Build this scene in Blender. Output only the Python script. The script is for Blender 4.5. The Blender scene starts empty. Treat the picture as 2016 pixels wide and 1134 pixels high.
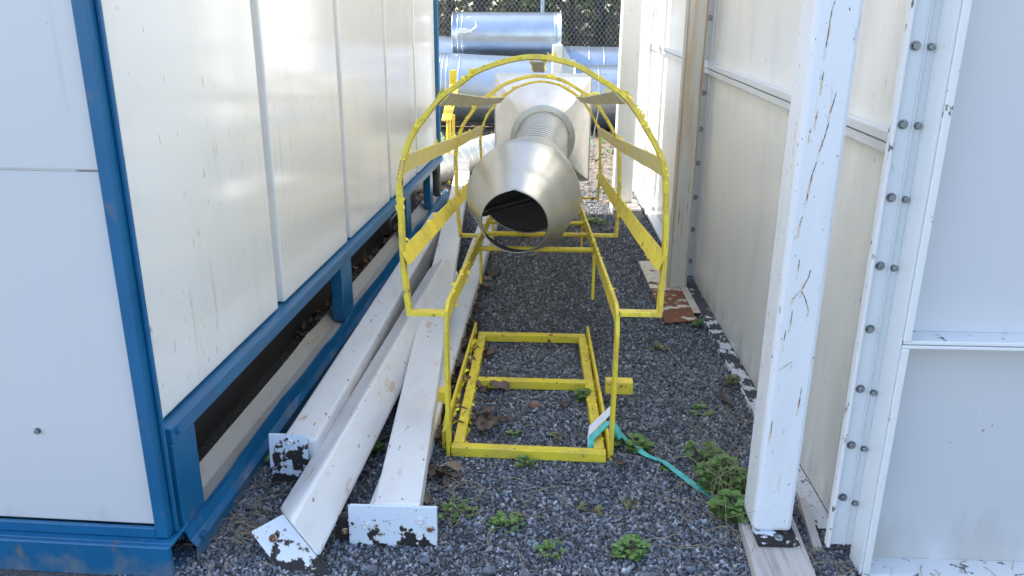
import bpy, math, random
from mathutils import Vector, Matrix, noise
random.seed(7)
R = math.radians
sc = bpy.context.scene
# ------------------------------------------------------------------ camera, sky, sun, exposure
cam_d = bpy.data.cameras.new('camera'); cam = bpy.data.objects.new('camera', cam_d)
sc.collection.objects.link(cam); sc.camera = cam
cam_d.sensor_width = 36; cam_d.lens = 1560/2016*36; cam_d.clip_start = 0.02; cam_d.clip_end = 500
def cam_axes():
    F, CX, CY, VX, VY, XV = 1560., 1008., 567., 975., 5230., 1073.
    up = -Vector((VX-CX, -(VY-CY), -F)).normalized()
    t = -((XV-CX)*up[0]-F*up[2])/up[1]
    fw = Vector((XV-CX, t, -F)).normalized(); rt = fw.cross(up)
    return Matrix((rt, fw, up))
cam.matrix_world = Matrix.Translation((0, 0, 1.4)) @ cam_axes().to_4x4()
SUN_AZ, SUN_EL = 76., 50.      # azimuth: degrees to the left of +Y
w = bpy.data.worlds.new('World'); sc.world = w; w.use_nodes = True
nt = w.node_tree; bg = nt.nodes['Background']
sky = nt.nodes.new('ShaderNodeTexSky'); sky.sky_type = 'NISHITA'; sky.sun_disc = False
sky.sun_elevation = R(SUN_EL); sky.sun_rotation = R(-SUN_AZ); sky.air_density = 1.0; sky.dust_density = 1.2; sky.ozone_density = 0.7
nt.links.new(sky.outputs[0], bg.inputs[0]); bg.inputs[1].default_value = 0.15
sd = bpy.data.lights.new('sun', 'SUN'); sun = bpy.data.objects.new('sun', sd); sc.collection.objects.link(sun)
sd.energy = 3.6; sd.angle = R(0.5); sd.color = (1, .95, .86)
tos = Vector((-math.sin(R(SUN_AZ))*math.cos(R(SUN_EL)), math.cos(R(SUN_AZ))*math.cos(R(SUN_EL)), math.sin(R(SUN_EL))))
sun.rotation_euler = tos.to_track_quat('Z', 'Y').to_euler()
sun.location = (-6, 4, 8)
sc.view_settings.view_transform = 'Standard'; sc.view_settings.look = 'None'
sc.view_settings.exposure = 1.75; sc.view_settings.gamma = 1
sc.cycles.use_denoising = True
sc.cycles.max_bounces = 10; sc.cycles.diffuse_bounces = 6
C = sc.collection

# ------------------------------------------------------------------ materials
def mat(name, base, rough=.5, metal=0., layers=(), bump=(), coat=0., vary=None, spec=.5, isl=None, coords='Object', aniso=None):
    m = bpy.data.materials.new(name); m.use_nodes = True
    n = m.node_tree.nodes; l = m.node_tree.links; b = n['Principled BSDF']
    b.inputs['Metallic'].default_value = metal; b.inputs['Roughness'].default_value = rough
    b.inputs['Coat Weight'].default_value = coat; b.inputs['Coat Roughness'].default_value = .07
    b.inputs['Specular IOR Level'].default_value = spec
    tc = n.new('ShaderNodeTexCoord').outputs[coords]
    def noise_(scale, detail=4, seed=0, dist=0, rgh=.55):
        mp = n.new('ShaderNodeMapping'); l.new(tc, mp.inputs[0])
        mp.inputs['Scale'].default_value = scale if hasattr(scale, '__len__') else (scale,)*3
        mp.inputs['Location'].default_value = (seed*3.7, seed*1.3, seed*2.1)
        t = n.new('ShaderNodeTexNoise'); l.new(mp.outputs[0], t.inputs['Vector'])
        t.inputs['Scale'].default_value = 1; t.inputs['Detail'].default_value = detail
        t.inputs['Roughness'].default_value = rgh; t.inputs['Distortion'].default_value = dist
        return t.outputs['Fac']
    def ramp(s, lo, hi, a=0., bb=1.):
        r = n.new('ShaderNodeMapRange'); l.new(s, r.inputs[0])
        for i, v in enumerate((lo, hi, a, bb)): r.inputs[i+1].default_value = v
        return r.outputs[0]
    def mul(a, c):
        x = n.new('ShaderNodeMath'); x.operation = 'MULTIPLY'; l.new(a, x.inputs[0])
        if isinstance(c, (int, float)): x.inputs[1].default_value = c
        else: l.new(c, x.inputs[1])
        return x.outputs[0]
    def mix(f, a, c):
        x = n.new('ShaderNodeMix'); x.data_type = 'RGBA'; l.new(f, x.inputs['Factor'])
        for s, k in ((a, 'A'), (c, 'B')):
            i = [q for q in x.inputs if q.name == k and q.type == 'RGBA'][0]
            if isinstance(s, tuple): i.default_value = (*s, 1)
            else: l.new(s, i)
        return [q for q in x.outputs if q.type == 'RGBA'][0]
    col = None
    if isl:   # colour ramp over the random number of each mesh island
        g = n.new('ShaderNodeNewGeometry'); cr = n.new('ShaderNodeValToRGB')
        l.new(g.outputs['Random Per Island'], cr.inputs[0])
        e = cr.color_ramp.elements
        e[0].position = 0; e[0].color = (*isl[0], 1); e[1].position = 1; e[1].color = (*isl[-1], 1)
        for i, c in enumerate(isl[1:-1]): e.new((i+1)/(len(isl)-1)).color = (*c, 1)
        col = cr.outputs[0]
    if vary:
        s, c2 = vary[0], vary[1]
        col = mix(ramp(noise_(s, 5, 3), .35, .68), col or base, c2)
    rsock = None; msock = None
    for i, L in enumerate(layers):
        c, sc_, lo, hi = L[:4]; o = L[4] if len(L) > 4 else {}
        nz = noise_(sc_, o.get('detail', 5), o.get('seed', i+5), o.get('dist', 0), o.get('rgh', .6))
        if 'grad' in o:   # adds a slope along an axis to the noise: (axis, at, k)
            sx = n.new('ShaderNodeSeparateXYZ'); l.new(tc, sx.inputs[0])
            ax, at, k = o['grad']
            a = n.new('ShaderNodeMath'); a.operation = 'SUBTRACT'; l.new(sx.outputs[ax], a.inputs[0]); a.inputs[1].default_value = at
            q = n.new('ShaderNodeMath'); q.operation = 'MULTIPLY_ADD'; l.new(a.outputs[0], q.inputs[0]); q.inputs[1].default_value = k; l.new(nz, q.inputs[2])
            nz = q.outputs[0]
        f = ramp(nz, lo, hi)
        if 'gate' in o:
            gs, glo, ghi = o['gate']; f = mul(f, ramp(noise_(gs, 2, i+21), glo, ghi))
        if 'amt' in o: f = mul(f, o['amt'])
        col = mix(f, col or base, c)
        if 'rough' in o:
            r = n.new('ShaderNodeMix'); l.new(f, r.inputs[0]); r.inputs[3].default_value = o['rough']
            if rsock: l.new(rsock, r.inputs[2])
            else: r.inputs[2].default_value = rough
            rsock = r.outputs[0]
        if metal and 'metal' in o:
            r = n.new('ShaderNodeMix'); l.new(f, r.inputs[0]); r.inputs[2].default_value = metal; r.inputs[3].default_value = o['metal']
            msock = r.outputs[0]
    if col is None: b.inputs['Base Color'].default_value = (*base, 1)
    else: l.new(col, b.inputs['Base Color'])
    if rsock: l.new(rsock, b.inputs['Roughness'])
    if msock: l.new(msock, b.inputs['Metallic'])
    prev = None
    for s, st, dist in bump:
        bp = n.new('ShaderNodeBump'); bp.inputs['Strength'].default_value = st; bp.inputs['Distance'].default_value = dist
        l.new(noise_(s, 4, 11), bp.inputs['Height'])
        if prev: l.new(prev, bp.inputs['Normal'])
        prev = bp.outputs[0]
    if prev: l.new(prev, b.inputs['Normal']); l.new(prev, b.inputs['Coat Normal'])
    return m

RUST = (.22, .075, .022); DIRT = (.28, .22, .15); BLK = (.02, .017, .016)
M = {}
M['side_panel'] = mat('cream_gloss_panel', (.77, .762, .735), .12, layers=[
    ((.50, .47, .40), (3, 3, .5), .52, .85, dict(amt=.35)),
    ((.46, .36, .27), (26, 26, 1.1), .62, .69, dict(amt=.45, gate=(1.4, .48, .6))),
    ((.10, .10, .08), (110, 110, 20), .72, .745, dict(amt=.7, detail=1, gate=(2.2, .48, .6), rough=.5)),
    ((.16, .15, .12), (90, 110, 14), .75, .77, dict(amt=.75, detail=1, seed=41, gate=(1.3, .5, .6)))],
    bump=[((1.4, 1.4, .8), .05, .03), ((.2, 11, .3), .015, .004)], spec=.55)
M['end_panel'] = mat('white_front_panel', (.60, .585, .59), .3, layers=[
    ((.60, .60, .56), (9, 9, .7), .5, .8, dict(amt=.4)),
    ((.5, .42, .30), (34, 34, 1.), .66, .74, dict(amt=.35, gate=(1.2, .5, .62))),
    ((.40, .34, .27), (7, 7, 2), .62, .95, dict(amt=.6, grad=('Z', .22, -1.6))),
    ((.12, .10, .09), (60, 60, 40), .80, .82, dict(amt=.6, detail=1))], bump=[((2, 2, 1), .06, .02)])
M['blue'] = mat('blue_steel_paint', (.006, .105, .235), .34, layers=[
    ((.012, .15, .31), (6, 6, 6), .45, .75, dict(amt=.5)),
    ((.16, .13, .10), (16, 16, 9), .62, .72, dict(amt=.7, rough=.8)),
    ((.20, .18, .15), (12, 12, 12), .62, .95, dict(amt=.7, rough=.8, grad=('Z', .10, -3.))),
    (RUST, (40, 40, 40), .72, .75, dict(rough=.9)),
    ((.5, .6, .68), (60, 9, 60), .76, .78, dict(amt=.6, detail=2))], bump=[((7, 7, 7), .05, .01)])
M['grey_sheet'] = mat('dusty_grey_sheet', (.33, .33, .325), .5, layers=[
    ((.30, .24, .17), (12, 3, 12), .5, .68, dict(amt=.6)),
    ((.13, .09, .06), (60, 7, 60), .66, .71, dict(amt=.85, rough=.9)),
    (RUST, (45, 22, 45), .70, .73, dict(rough=.9))], bump=[((6, 3, 6), .15, .01)])
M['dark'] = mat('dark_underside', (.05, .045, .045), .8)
M['white_beam'] = mat('scuffed_white_beam_paint', (.73, .72, .71), .36, layers=[
    ((.52, .49, .44), (7, 2.4, 7), .5, .8, dict(amt=.55)),
    ((.55, .36, .18), (16, 6, 16), .62, .70, dict(amt=.7)),
    ((.17, .14, .12), (60, 22, 60), .705, .72, dict(amt=.85, detail=2, seed=33)),
    ((.30, .12, .04), (20, 8, 20), .70, .71, dict(rough=.9)),
    ((.06, .04, .03), (30, 13, 30), .73, .74, dict(rough=.9, seed=12))], bump=[((9, 3, 9), .08, .006)])
M['post'] = mat('white_post_paint', (.76, .76, .77), .33, layers=[
    ((.62, .60, .56), (8, 8, 1.2), .5, .8, dict(amt=.4)),
    ((.62, .36, .15), (50, 50, 5), .60, .70, dict(amt=.7, gate=(4, .46, .56))),
    ((.10, .05, .03), (110, 110, 11), .70, .72, dict(detail=3, gate=(4, .5, .56), rough=.9)),
    ((.15, .11, .09), (130, 130, 60), .735, .75, dict(detail=1, seed=18))], bump=[((9, 9, 2), .06, .006)])
M['rust_post'] = mat('cream_rusting_post', (.58, .54, .45), .42, layers=[
    ((.52, .30, .12), (26, 26, 1.), .50, .64, dict(amt=.75)),
    ((.33, .14, .05), (60, 60, 2.5), .62, .66, dict(rough=.9)),
    ((.30, .10, .03), (40, 40, 14), .95, 1.05, dict(grad=('Z', .10, -4.5), rough=.9))], bump=[((9, 9, 2), .06, .006)])
M['wall'] = mat('cream_wall_steel', (.81, .795, .745), .3, layers=[
    ((.46, .45, .40), (4, 4, 1.), .5, .82, dict(amt=.45)),
    ((.22, .22, .18), (50, 14, 14), .66, .76, dict(amt=.35)),
    ((.38, .34, .27), (9, 9, 3), .60, .95, dict(amt=.6, grad=('Z', .18, -2.))),
    ((.16, .15, .12), (110, 110, 30), .745, .765, dict(amt=.8, detail=1, gate=(2, .45, .6)))],
    bump=[((1.5, 2.2, 1.2), .16, .05)])
M['flange'] = mat('white_flange_paint', (.66, .68, .69), .34, layers=[
    ((.45, .62, .62), (44, 44, .8), .56, .74, dict(amt=.35)),
    ((.10, .09, .085), (34, 34, 22), .70, .725, dict(rough=.8, gate=(3, .5, .6))),
    ((.45, .36, .26), (20, 20, 5), .66, .76, dict(amt=.35))], bump=[((9, 9, 2), .05, .005)])
M['chipped'] = mat('chipped_white_edge_paint', (.73, .72, .70), .38, layers=[
    ((.48, .42, .36), (30, 30, 15), .595, .615, dict(detail=6, seed=63, amt=.7)),
    ((.10, .09, .09), (30, 30, 15), .615, .635, dict(rough=.8, detail=6, seed=63)),
    ((.45, .36, .26), (50, 50, 30), .66, .76, dict(amt=.4))])
M['bolt'] = mat('zinc_bolt', (.35, .37, .38), .4, .8, vary=((60, 60, 60), (.22, .23, .24)))
M['plate'] = mat('peeled_end_plate', (.68, .72, .78), .42, layers=[
    ((.50, .40, .32), (20, 20, 20), .575, .60, dict(detail=8, grad=('Z', .065, -3.0), seed=61, amt=.7)),
    (BLK, (20, 20, 20), .60, .615, dict(detail=8, grad=('Z', .065, -3.0), rough=.75, seed=61)),
    (BLK, (60, 60, 60), .64, .66, dict(detail=5, seed=9, rough=.8)),
    ((.25, .10, .05), (60, 60, 60), .715, .74, dict(seed=17, rough=.9))], bump=[((40, 40, 40), .1, .003)])
M['plate_worn'] = mat('badly_peeled_end_plate', (.66, .71, .80), .42, layers=[
    ((.45, .36, .30), (24, 24, 24), .515, .535, dict(detail=8, grad=('Z', .12, -1.3), seed=62, amt=.7)),
    (BLK, (24, 24, 24), .535, .55, dict(detail=8, grad=('Z', .12, -1.3), rough=.75, seed=62)),
    ((.20, .08, .04), (60, 60, 60), .70, .74, dict(seed=17, rough=.9))], bump=[((40, 40, 40), .15, .003)])
M['yellow'] = mat('thick_yellow_paint', (.84, .65, .045), .42, layers=[
    ((.58, .40, .08), (9, 9, 9), .45, .68, dict(amt=.8)),
    ((.80, .70, .06), (26, 26, 26), .56, .66, dict(amt=.7, seed=15)),
    ((.20, .14, .05), (55, 55, 55), .65, .69, dict(amt=.8, detail=3)),
    ((.16, .06, .03), (20, 20, 20), .685, .70, dict(rough=.9, seed=27))],
    bump=[((45, 45, 45), .35, .004), ((130, 130, 130), .2, .001)], spec=.5)
M['yellow_hoop'] = mat('gold_yellow_hoop_paint', (.80, .60, .05), .42, layers=[
    ((.50, .34, .09), (14, 14, 14), .46, .66, dict(amt=.75)), ((.84, .70, .05), (24, 24, 24), .56, .62, dict(seed=15)),
    ((.17, .10, .05), (50, 50, 50), .65, .69, dict(amt=.8, detail=3)), ((.15, .05, .03), (12, 12, 12), .64, .66, dict(rough=.9, seed=27))],
    bump=[((45, 45, 45), .35, .004)])
M['strap_back'] = mat('dull_yellow_strap_paint', (.74, .60, .13), .45, layers=[
    ((.62, .54, .32), (8, 8, 8), .42, .62, dict(amt=.75)),
    ((.80, .64, .03), (30, 30, 30), .60, .63, dict(seed=15, detail=6)),
    ((.16, .11, .05), (70, 70, 70), .69, .71, dict(detail=3, seed=8))], bump=[((40, 40, 40), .3, .003)])
M['strap_top'] = mat('weathered_strap_paint', (.56, .48, .26), .5, layers=[((.42, .36, .26), (8, 8, 8), .42, .62, dict(amt=.75)), ((.74, .60, .06), (30, 30, 30), .60, .63, dict(seed=15, detail=6)), ((.16, .11, .05), (70, 70, 70), .67, .69, dict(detail=3, seed=8))], bump=[((40, 40, 40), .3, .003)])
M['flake'] = mat('peeling_paint_flake', (.85, .74, .04), .4, isl=((.80, .66, .02), (.86, .78, .06), (.70, .52, .03)))
GAL = [((.30, .36, .42), (16, 16, 16), .45, .7, dict(amt=.45, rough=.42)), ((.78, .80, .82), (45, 45, 45), .6, .75, dict(amt=.3)),
       ((.2, .2, .19), (60, 60, 60), .73, .78, dict(amt=.5, metal=.2, rough=.7))]
M['galv'] = mat('galvanised_sheet', (.49, .55, .62), .29, .88, layers=[((.30, .35, .42), (5, 5, 5), .45, .7, dict(amt=.35, rough=.34)), ((.2, .2, .19), (50, 50, 50), .74, .78, dict(amt=.5, metal=.2, rough=.7))], bump=[((1.5, 5, 5), .05, .01)])
M['galv_cone'] = mat('brushed_galvanised_cone', (.54, .53, .49), .42, .82, layers=[
    ((.62, .62, .58), (2, 90, 90), .45, .7, dict(amt=.4)), ((.36, .38, .36), (7, 7, 7), .45, .7, dict(amt=.5, rough=.5)),
    ((.14, .13, .12), (70, 70, 70), .73, .75, dict(metal=.1, rough=.8))], bump=[((9, 9, 9), .06, .01)])
M['galv_white'] = mat('whitened_galvanised_plate', (.82, .80, .76), .36, .45, layers=[
    ((.50, .47, .43), (5, 5, 5), .45, .72, dict(amt=.5)), ((.20, .17, .14), (24, 24, 24), .68, .76, dict(amt=.6, rough=.7, metal=.2))],
    bump=[((5, 5, 5), .12, .01)])
M['galv_ring'] = mat('dull_galvanised_ring', (.62, .63, .60), .42, .55, layers=[((.46, .46, .43), (9, 9, 9), .45, .7, dict(amt=.5))])
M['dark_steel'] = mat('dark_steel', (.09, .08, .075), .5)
M['black_in'] = mat('flat_black', (.035, .03, .03), .6)
M['teal'] = mat('teal_webbing', (.12, .58, .52), .6, vary=((60, 60, 60), (.07, .45, .40)), bump=[((200, 200, 200), .3, .001)])
M['tag'] = mat('white_tag', (.72, .70, .72), .55, layers=[((.4, .36, .4), (120, 40, 40), .62, .7, dict(amt=.5))])
M['wood'] = mat('weathered_wood', (.50, .46, .42), .8, layers=[
    ((.32, .27, .23), (60, 3, 60), .5, .66, dict(amt=.8)), ((.50, .45, .40), (25, 2, 25), .55, .75, dict(amt=.5))],
    bump=[((80, 4, 80), .4, .003)])
M['rust_plate'] = mat('rusted_peeling_plate', (.20, .075, .035), .85, layers=[
    ((.62, .55, .42), (9, 14, 9), .53, .56, dict(detail=8, rough=.5, grad=('Y', -.35, .25))), ((.50, .22, .06), (22, 22, 22), .58, .66, dict(amt=.8)),
    ((.08, .03, .02), (40, 40, 40), .66, .70, {})], bump=[((30, 30, 30), .3, .004)])
M['ground'] = mat('gravel_bed', (.07, .073, .078), .85, layers=[
    ((.12, .125, .14), (90, 90, 90), .5, .62, dict(amt=.9)), ((.025, .024, .024), (70, 70, 70), .55, .68, dict(seed=31)),
    ((.19, .155, .115), (1.2, 1.2, 1), .60, .9, dict(amt=.9, grad=('Y', 6.5, .22))),
    ((.30, .26, .20), (60, 60, 60), .63, .66, dict(amt=.6, seed=51, grad=('Y', 8, .02)))],
    bump=[((90, 90, 90), .9, .02), ((25, 25, 25), .4, .02)])
M['gravel'] = mat('slate_chips', (.1, .1, .12), .6, isl=((0.071, 0.074, 0.083), (0.236, 0.26, 0.301), (0.035, 0.035, 0.038), (0.153, 0.165, 0.183), (0.354, 0.389, 0.448), (0.065, 0.065, 0.068), (0.5, 0.5, 0.5), (0.047, 0.047, 0.05), (0.106, 0.112, 0.124), (0.26, 0.236, 0.201), (0.059, 0.061, 0.065), (0.201, 0.224, 0.266), (0.041, 0.041, 0.044), (0.307, 0.33, 0.366)))
M['dead_leaf'] = mat('dry_brown_leaf', (.16, .10, .07), .75, isl=((.13, .085, .06), (.20, .14, .10), (.09, .06, .048), (.24, .17, .12)), bump=[((60, 60, 60), .4, .004)])
M['straw'] = mat('dry_grass_stem', (.30, .24, .15), .8, isl=((.22, .17, .11), (.40, .33, .22), (.30, .23, .15)))
M['green'] = mat('weed_leaf', (.06, .16, .03), .5, isl=((.06, .14, .03), (.13, .24, .05), (.09, .18, .035), (.18, .28, .08)))
M['green_pale'] = mat('yellowing_weed_leaf', (.14, .2, .05), .55, isl=((.12, .17, .05), (.20, .22, .08), (.16, .10, .05), (.09, .15, .04)))
M['stem'] = mat('weed_stem', (.14, .14, .05), .6)
M['bark'] = mat('dark_bark', (.05, .042, .036), .9, layers=[((.10, .09, .075), (20, 20, 5), .5, .7, {})], bump=[((20, 20, 5), .8, .02)])
M['leafwall'] = mat('ivy_and_shrub_leaf', (.05, .09, .02), .55, isl=((.05, .09, .02), (.16, .24, .05), (.07, .08, .03), (.20, .16, .10), (.10, .17, .03), (.24, .29, .08), (.07, .06, .045)))
M['twig'] = mat('brown_twig', (.13, .10, .08), .9, isl=((.10, .075, .055), (.19, .15, .12), (.06, .045, .04)))
M['wire'] = mat('grey_galvanised_wire', (.30, .31, .32), .5, .6)
M['stone'] = mat('loose_stone', (.16, .18, .21), .7, vary=((30, 30, 30), (.09, .10, .12)))
M['red_stone'] = mat('reddish_stone', (.30, .17, .11), .75, vary=((30, 30, 30), (.2, .12, .08)))

# ------------------------------------------------------------------ mesh helpers
class MB:
    def __init__(s): s.v = []; s.f = []; s.sm = []
    def add(s, vs, fs, smooth=False):
        b = len(s.v); s.v += [Vector(p) for p in vs]
        s.f += [tuple(b+i for i in f) for f in fs]; s.sm += [smooth]*len(fs); return s
    def hexa(s, p):   # 8 points, bottom ring then top ring
        return s.add(p, [(3, 2, 1, 0), (4, 5, 6, 7), (0, 1, 5, 4), (1, 2, 6, 5), (2, 3, 7, 6), (3, 0, 4, 7)])
    def box(s, x0, x1, y0, y1, z0, z1):
        return s.hexa([(x0, y0, z0), (x1, y0, z0), (x1, y1, z0), (x0, y1, z0), (x0, y0, z1), (x1, y0, z1), (x1, y1, z1), (x0, y1, z1)])
    def path(s, pts, w, h, side, closed=False):
        """rectangular bar swept along pts; w is measured along `side`, h across it"""
        side = Vector(side).normalized(); P = [Vector(p) for p in pts]; n = len(P); rings = []
        for i, p in enumerate(P):
            a = (P[i]-P[i-1]).normalized() if i else None; c = (P[i+1]-P[i]).normalized() if i < n-1 else None
            t = ((a or c)+(c or a)).normalized(); nn = t.cross(side).normalized()
            k = 1/max(.5, (a.dot(t) if a and c else 1))
            rings.append([p+side*w/2+nn*h/2*k, p-side*w/2+nn*h/2*k, p-side*w/2-nn*h/2*k, p+side*w/2-nn*h/2*k])
        vs = [q for r in rings for q in r]; fs = []
        for i in range(n-1):
            for j in range(4): fs.append((i*4+j, i*4+(j+1) % 4, i*4+4+(j+1) % 4, i*4+4+j))
        fs += [(3, 2, 1, 0), tuple((n-1)*4+j for j in range(4))]
        return s.add(vs, fs)
    def tube(s, pts, r, n=10, caps=True):
        P = [Vector(p) for p in pts]; rs = r if hasattr(r, '__len__') else [r]*len(P); vs = []; fs = []
        up = None
        for i, p in enumerate(P):
            t = (P[min(i+1, len(P)-1)]-P[max(i-1, 0)]).normalized()
            if up is None: up = t.orthogonal().normalized()
            up = (up-t*up.dot(t)).normalized(); q = t.cross(up)
            vs += [p+(up*math.cos(2*math.pi*j/n)+q*math.sin(2*math.pi*j/n))*rs[i] for j in range(n)]
        for i in range(len(P)-1):
            for j in range(n): fs.append((i*n+j, i*n+(j+1) % n, (i+1)*n+(j+1) % n, (i+1)*n+j))
        s.add(vs, fs, True)
        if caps: s.add(vs[:n], [tuple(reversed(range(n)))]); s.add(vs[-n:], [tuple(range(n))])
        return s
    def rev(s, prof, org, axis, n=48, keep=None, smooth=True):
        """surface of revolution; prof = (distance along axis, radius); keep(angle, i) drops faces"""
        a = Vector(axis).normalized(); u = a.cross(Vector((0, 0, 1))).normalized(); v = u.cross(a); org = Vector(org)  # v points up
        vs = [org+a*d+(u*math.sin(t)+v*math.cos(t))*r for d, r in prof for t in [2*math.pi*j/n for j in range(n)]]; fs = []
        for i in range(len(prof)-1):
            for j in range(n):
                if keep is None or keep(2*math.pi*(j+.5)/n, i): fs.append((i*n+j, i*n+(j+1) % n, (i+1)*n+(j+1) % n, (i+1)*n+j))
        return s.add(vs, fs, smooth)
    def flakes(s, a, b, spread, count, size=.012, rnd=random):
        """small curled flakes of loose paint along the edge a-b"""
        a = Vector(a); b = Vector(b)
        for _ in range(count):
            p = a.lerp(b, rnd.random())+Vector([rnd.uniform(-1, 1)*q for q in spread])
            d = Vector([rnd.gauss(0, 1) for _ in range(3)]).normalized()*size*rnd.uniform(.4, 1.4)
            e = d.orthogonal().normalized()*size*rnd.uniform(.3, 1); c = d.cross(e).normalized()*size*.35
            s.add([p-d-e, p-d+e, p+c-e, p+c+e*1.2, p+d*1.1-e*.6, p+d+e*.5], [(0, 1, 3, 2), (2, 3, 5, 4)])
        return s

def thing(name, label, cat, loc=(0, 0, 0), rz=0, group=None, kind=None):
    o = bpy.data.objects.new(name, None); C.objects.link(o); o.empty_display_size = .1
    o.location = loc; o.rotation_euler = (0, 0, rz); o['label'] = label; o['category'] = cat
    if group: o['group'] = group
    o['_'] = 0; del o['_']
    return o
def rootof(p):
    while p.parent: p = p.parent
    return p
def part(name, mb, m, parent=None, bevel=0, local=False, loc=None, solid=0, wn=False, subs=0):
    """link mb as one mesh; coordinates are world ones unless local"""
    inv = Matrix.Identity(4)
    if parent is not None and not local:
        r = rootof(parent); inv = (Matrix.Translation(r.location) @ r.rotation_euler.to_matrix().to_4x4()).inverted()
    if parent is None and loc is not None: inv = Matrix.Translation(-Vector(loc))
    me = bpy.data.meshes.new(name); me.from_pydata([tuple(inv @ v) for v in mb.v], [], mb.f)
    me.polygons.foreach_set('use_smooth', mb.sm); me.update()
    me.materials.append(M[m] if isinstance(m, str) else m)
    o = bpy.data.objects.new(name, me); C.objects.link(o)
    if parent is not None: o.parent = parent
    elif loc is not None: o.location = loc
    if solid: q = o.modifiers.new('thick', 'SOLIDIFY'); q.thickness = solid; q.offset = -1
    if bevel: q = o.modifiers.new('bevel', 'BEVEL'); q.width = bevel; q.segments = 2; q.limit_method = 'ANGLE'; q.angle_limit = R(40)
    if subs: q = o.modifiers.new('subsurf', 'SUBSURF'); q.levels = q.render_levels = subs
    return o
def tag(o, label, cat, group=None, kind=None):
    o['label'] = label; o['category'] = cat
    if group: o['group'] = group
    if kind: o['kind'] = kind
    return o
def struct(o): o['kind'] = 'structure'; return o
def bolt_mb(p, nrm, r=.011):
    mb = MB(); n_ = Vector(nrm).normalized(); p = Vector(p)
    mb.rev([(0, 0), (0, r*1.35), (.002, r*1.35), (.0021, r)], p, n_, 20, smooth=False)
    mb.rev([(.002, r), (.008, r), (.009, r*.85), (.009, .0001)], p, n_, 6, smooth=False)
    return mb

# ------------------------------------------------------------------ ground
mb = MB(); mb.add([(-60, -20, 0), (60, -20, 0), (60, 90, 0), (-60, 90, 0)], [(0, 1, 2, 3)])
struct(part('ground', mb, 'ground'))

def chips(n, xr, yr, smin, smax, rnd, excl=None):
    mb = MB(); V = []; Fc = []
    for k in range(n):
        x = rnd.uniform(*xr); y = yr[0]+(yr[1]-yr[0])*rnd.random()
        s = smin+(smax-smin)*rnd.random()**2.2
        a = rnd.random()*6.283; ca, sa = math.cos(a), math.sin(a)
        fl = rnd.uniform(.25, .6); lx = s*rnd.uniform(.8, 1.5)/2; ly = s*rnd.uniform(.6, 1.)/2; lz = s*fl/2
        tx, ty = rnd.uniform(-.7, .7), rnd.uniform(-.7, .7); z = lz*rnd.uniform(.1, 1.0)+rnd.random()*.004; b = len(V)
        for (sx, sy, sz) in ((-1, -1, -1), (1, -1, -1), (1, 1, -1), (-1, 1, -1), (-1, -1, 1), (1, -1, 1), (1, 1, 1), (-1, 1, 1)):
            q = .62 if sz > 0 else 1
            px = sx*lx*q*rnd.uniform(.55, 1.1); py = sy*ly*q*rnd.uniform(.55, 1.1); pz = sz*lz*rnd.uniform(.7, 1.1)
            pz += px*tx+py*ty
            V.append((x+px*ca-py*sa, y+px*sa+py*ca, z+pz))
        Fc += [(b+4, b+5, b+6, b+7), (b, b+1, b+5, b+4), (b+1, b+2, b+6, b+5), (b+2, b+3, b+7, b+6), (b+3, b, b+4, b+7)]
    me = bpy.data.meshes.new('gravel'); me.from_pydata(V, [], Fc); me.materials.append(M['gravel'])
    o = bpy.data.objects.new('gravel', me); C.objects.link(o)
    return o
rg = random.Random(3)
o = chips(125000, (-1.1, 1.35), (1.5, 3.3), .0035, .0155, rg)
tag(o, 'loose blue grey slate gravel covering the near ground of the passage', 'gravel', kind='stuff')
o = chips(75000, (-1.25, 1.0), (3.3, 6.9), .006, .016, rg)
tag(o, 'dark slate gravel lying under and behind the yellow ladder', 'gravel', kind='stuff')

# ------------------------------------------------------------------ left enclosure (local frame: x outward, y along the wall)
TH = R(1.95)
LU = thing('panelled_enclosure', 'white panelled enclosure on a blue steel frame along the left side', 'enclosure', (-.95, 1.80, 0), -TH)
HT = 3.80; LEN = 4.53
def lp(n_, mb, m, par=LU, **k): return part(n_, mb, m, par, local=True, **k)
SE = [(.035, .905), (.972, 1.845), (1.91, 2.775), (2.84, 3.62), (3.685, 4.47)]
for a, b in SE: lp('side_panel', MB().box(-.10, -.04, a, b, .398, HT-.1), 'side_panel', bevel=.007)
lp('panel_backing', MB().box(-.16, -.101, .03, LEN-.03, .396, HT-.1), 'side_panel')
lp('top_rail', MB().box(-.12, 0, 0, LEN, .348, .392), 'blue', bevel=.003)
lp('roof', MB().box(-2.6, .03, -.02, LEN+.02, HT-.1, HT), 'blue', bevel=.01)
lp('far_corner_trim', MB().box(-.12, -.012, LEN-.055, LEN-.005, .3925, HT-.1), 'blue', bevel=.003)
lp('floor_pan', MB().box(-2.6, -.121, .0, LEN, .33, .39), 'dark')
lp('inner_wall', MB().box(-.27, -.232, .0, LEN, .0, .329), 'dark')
lp('far_end_wall', MB().box(-2.6, -.17, LEN-.06, LEN, .3905, HT-.1), 'end_panel')
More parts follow.
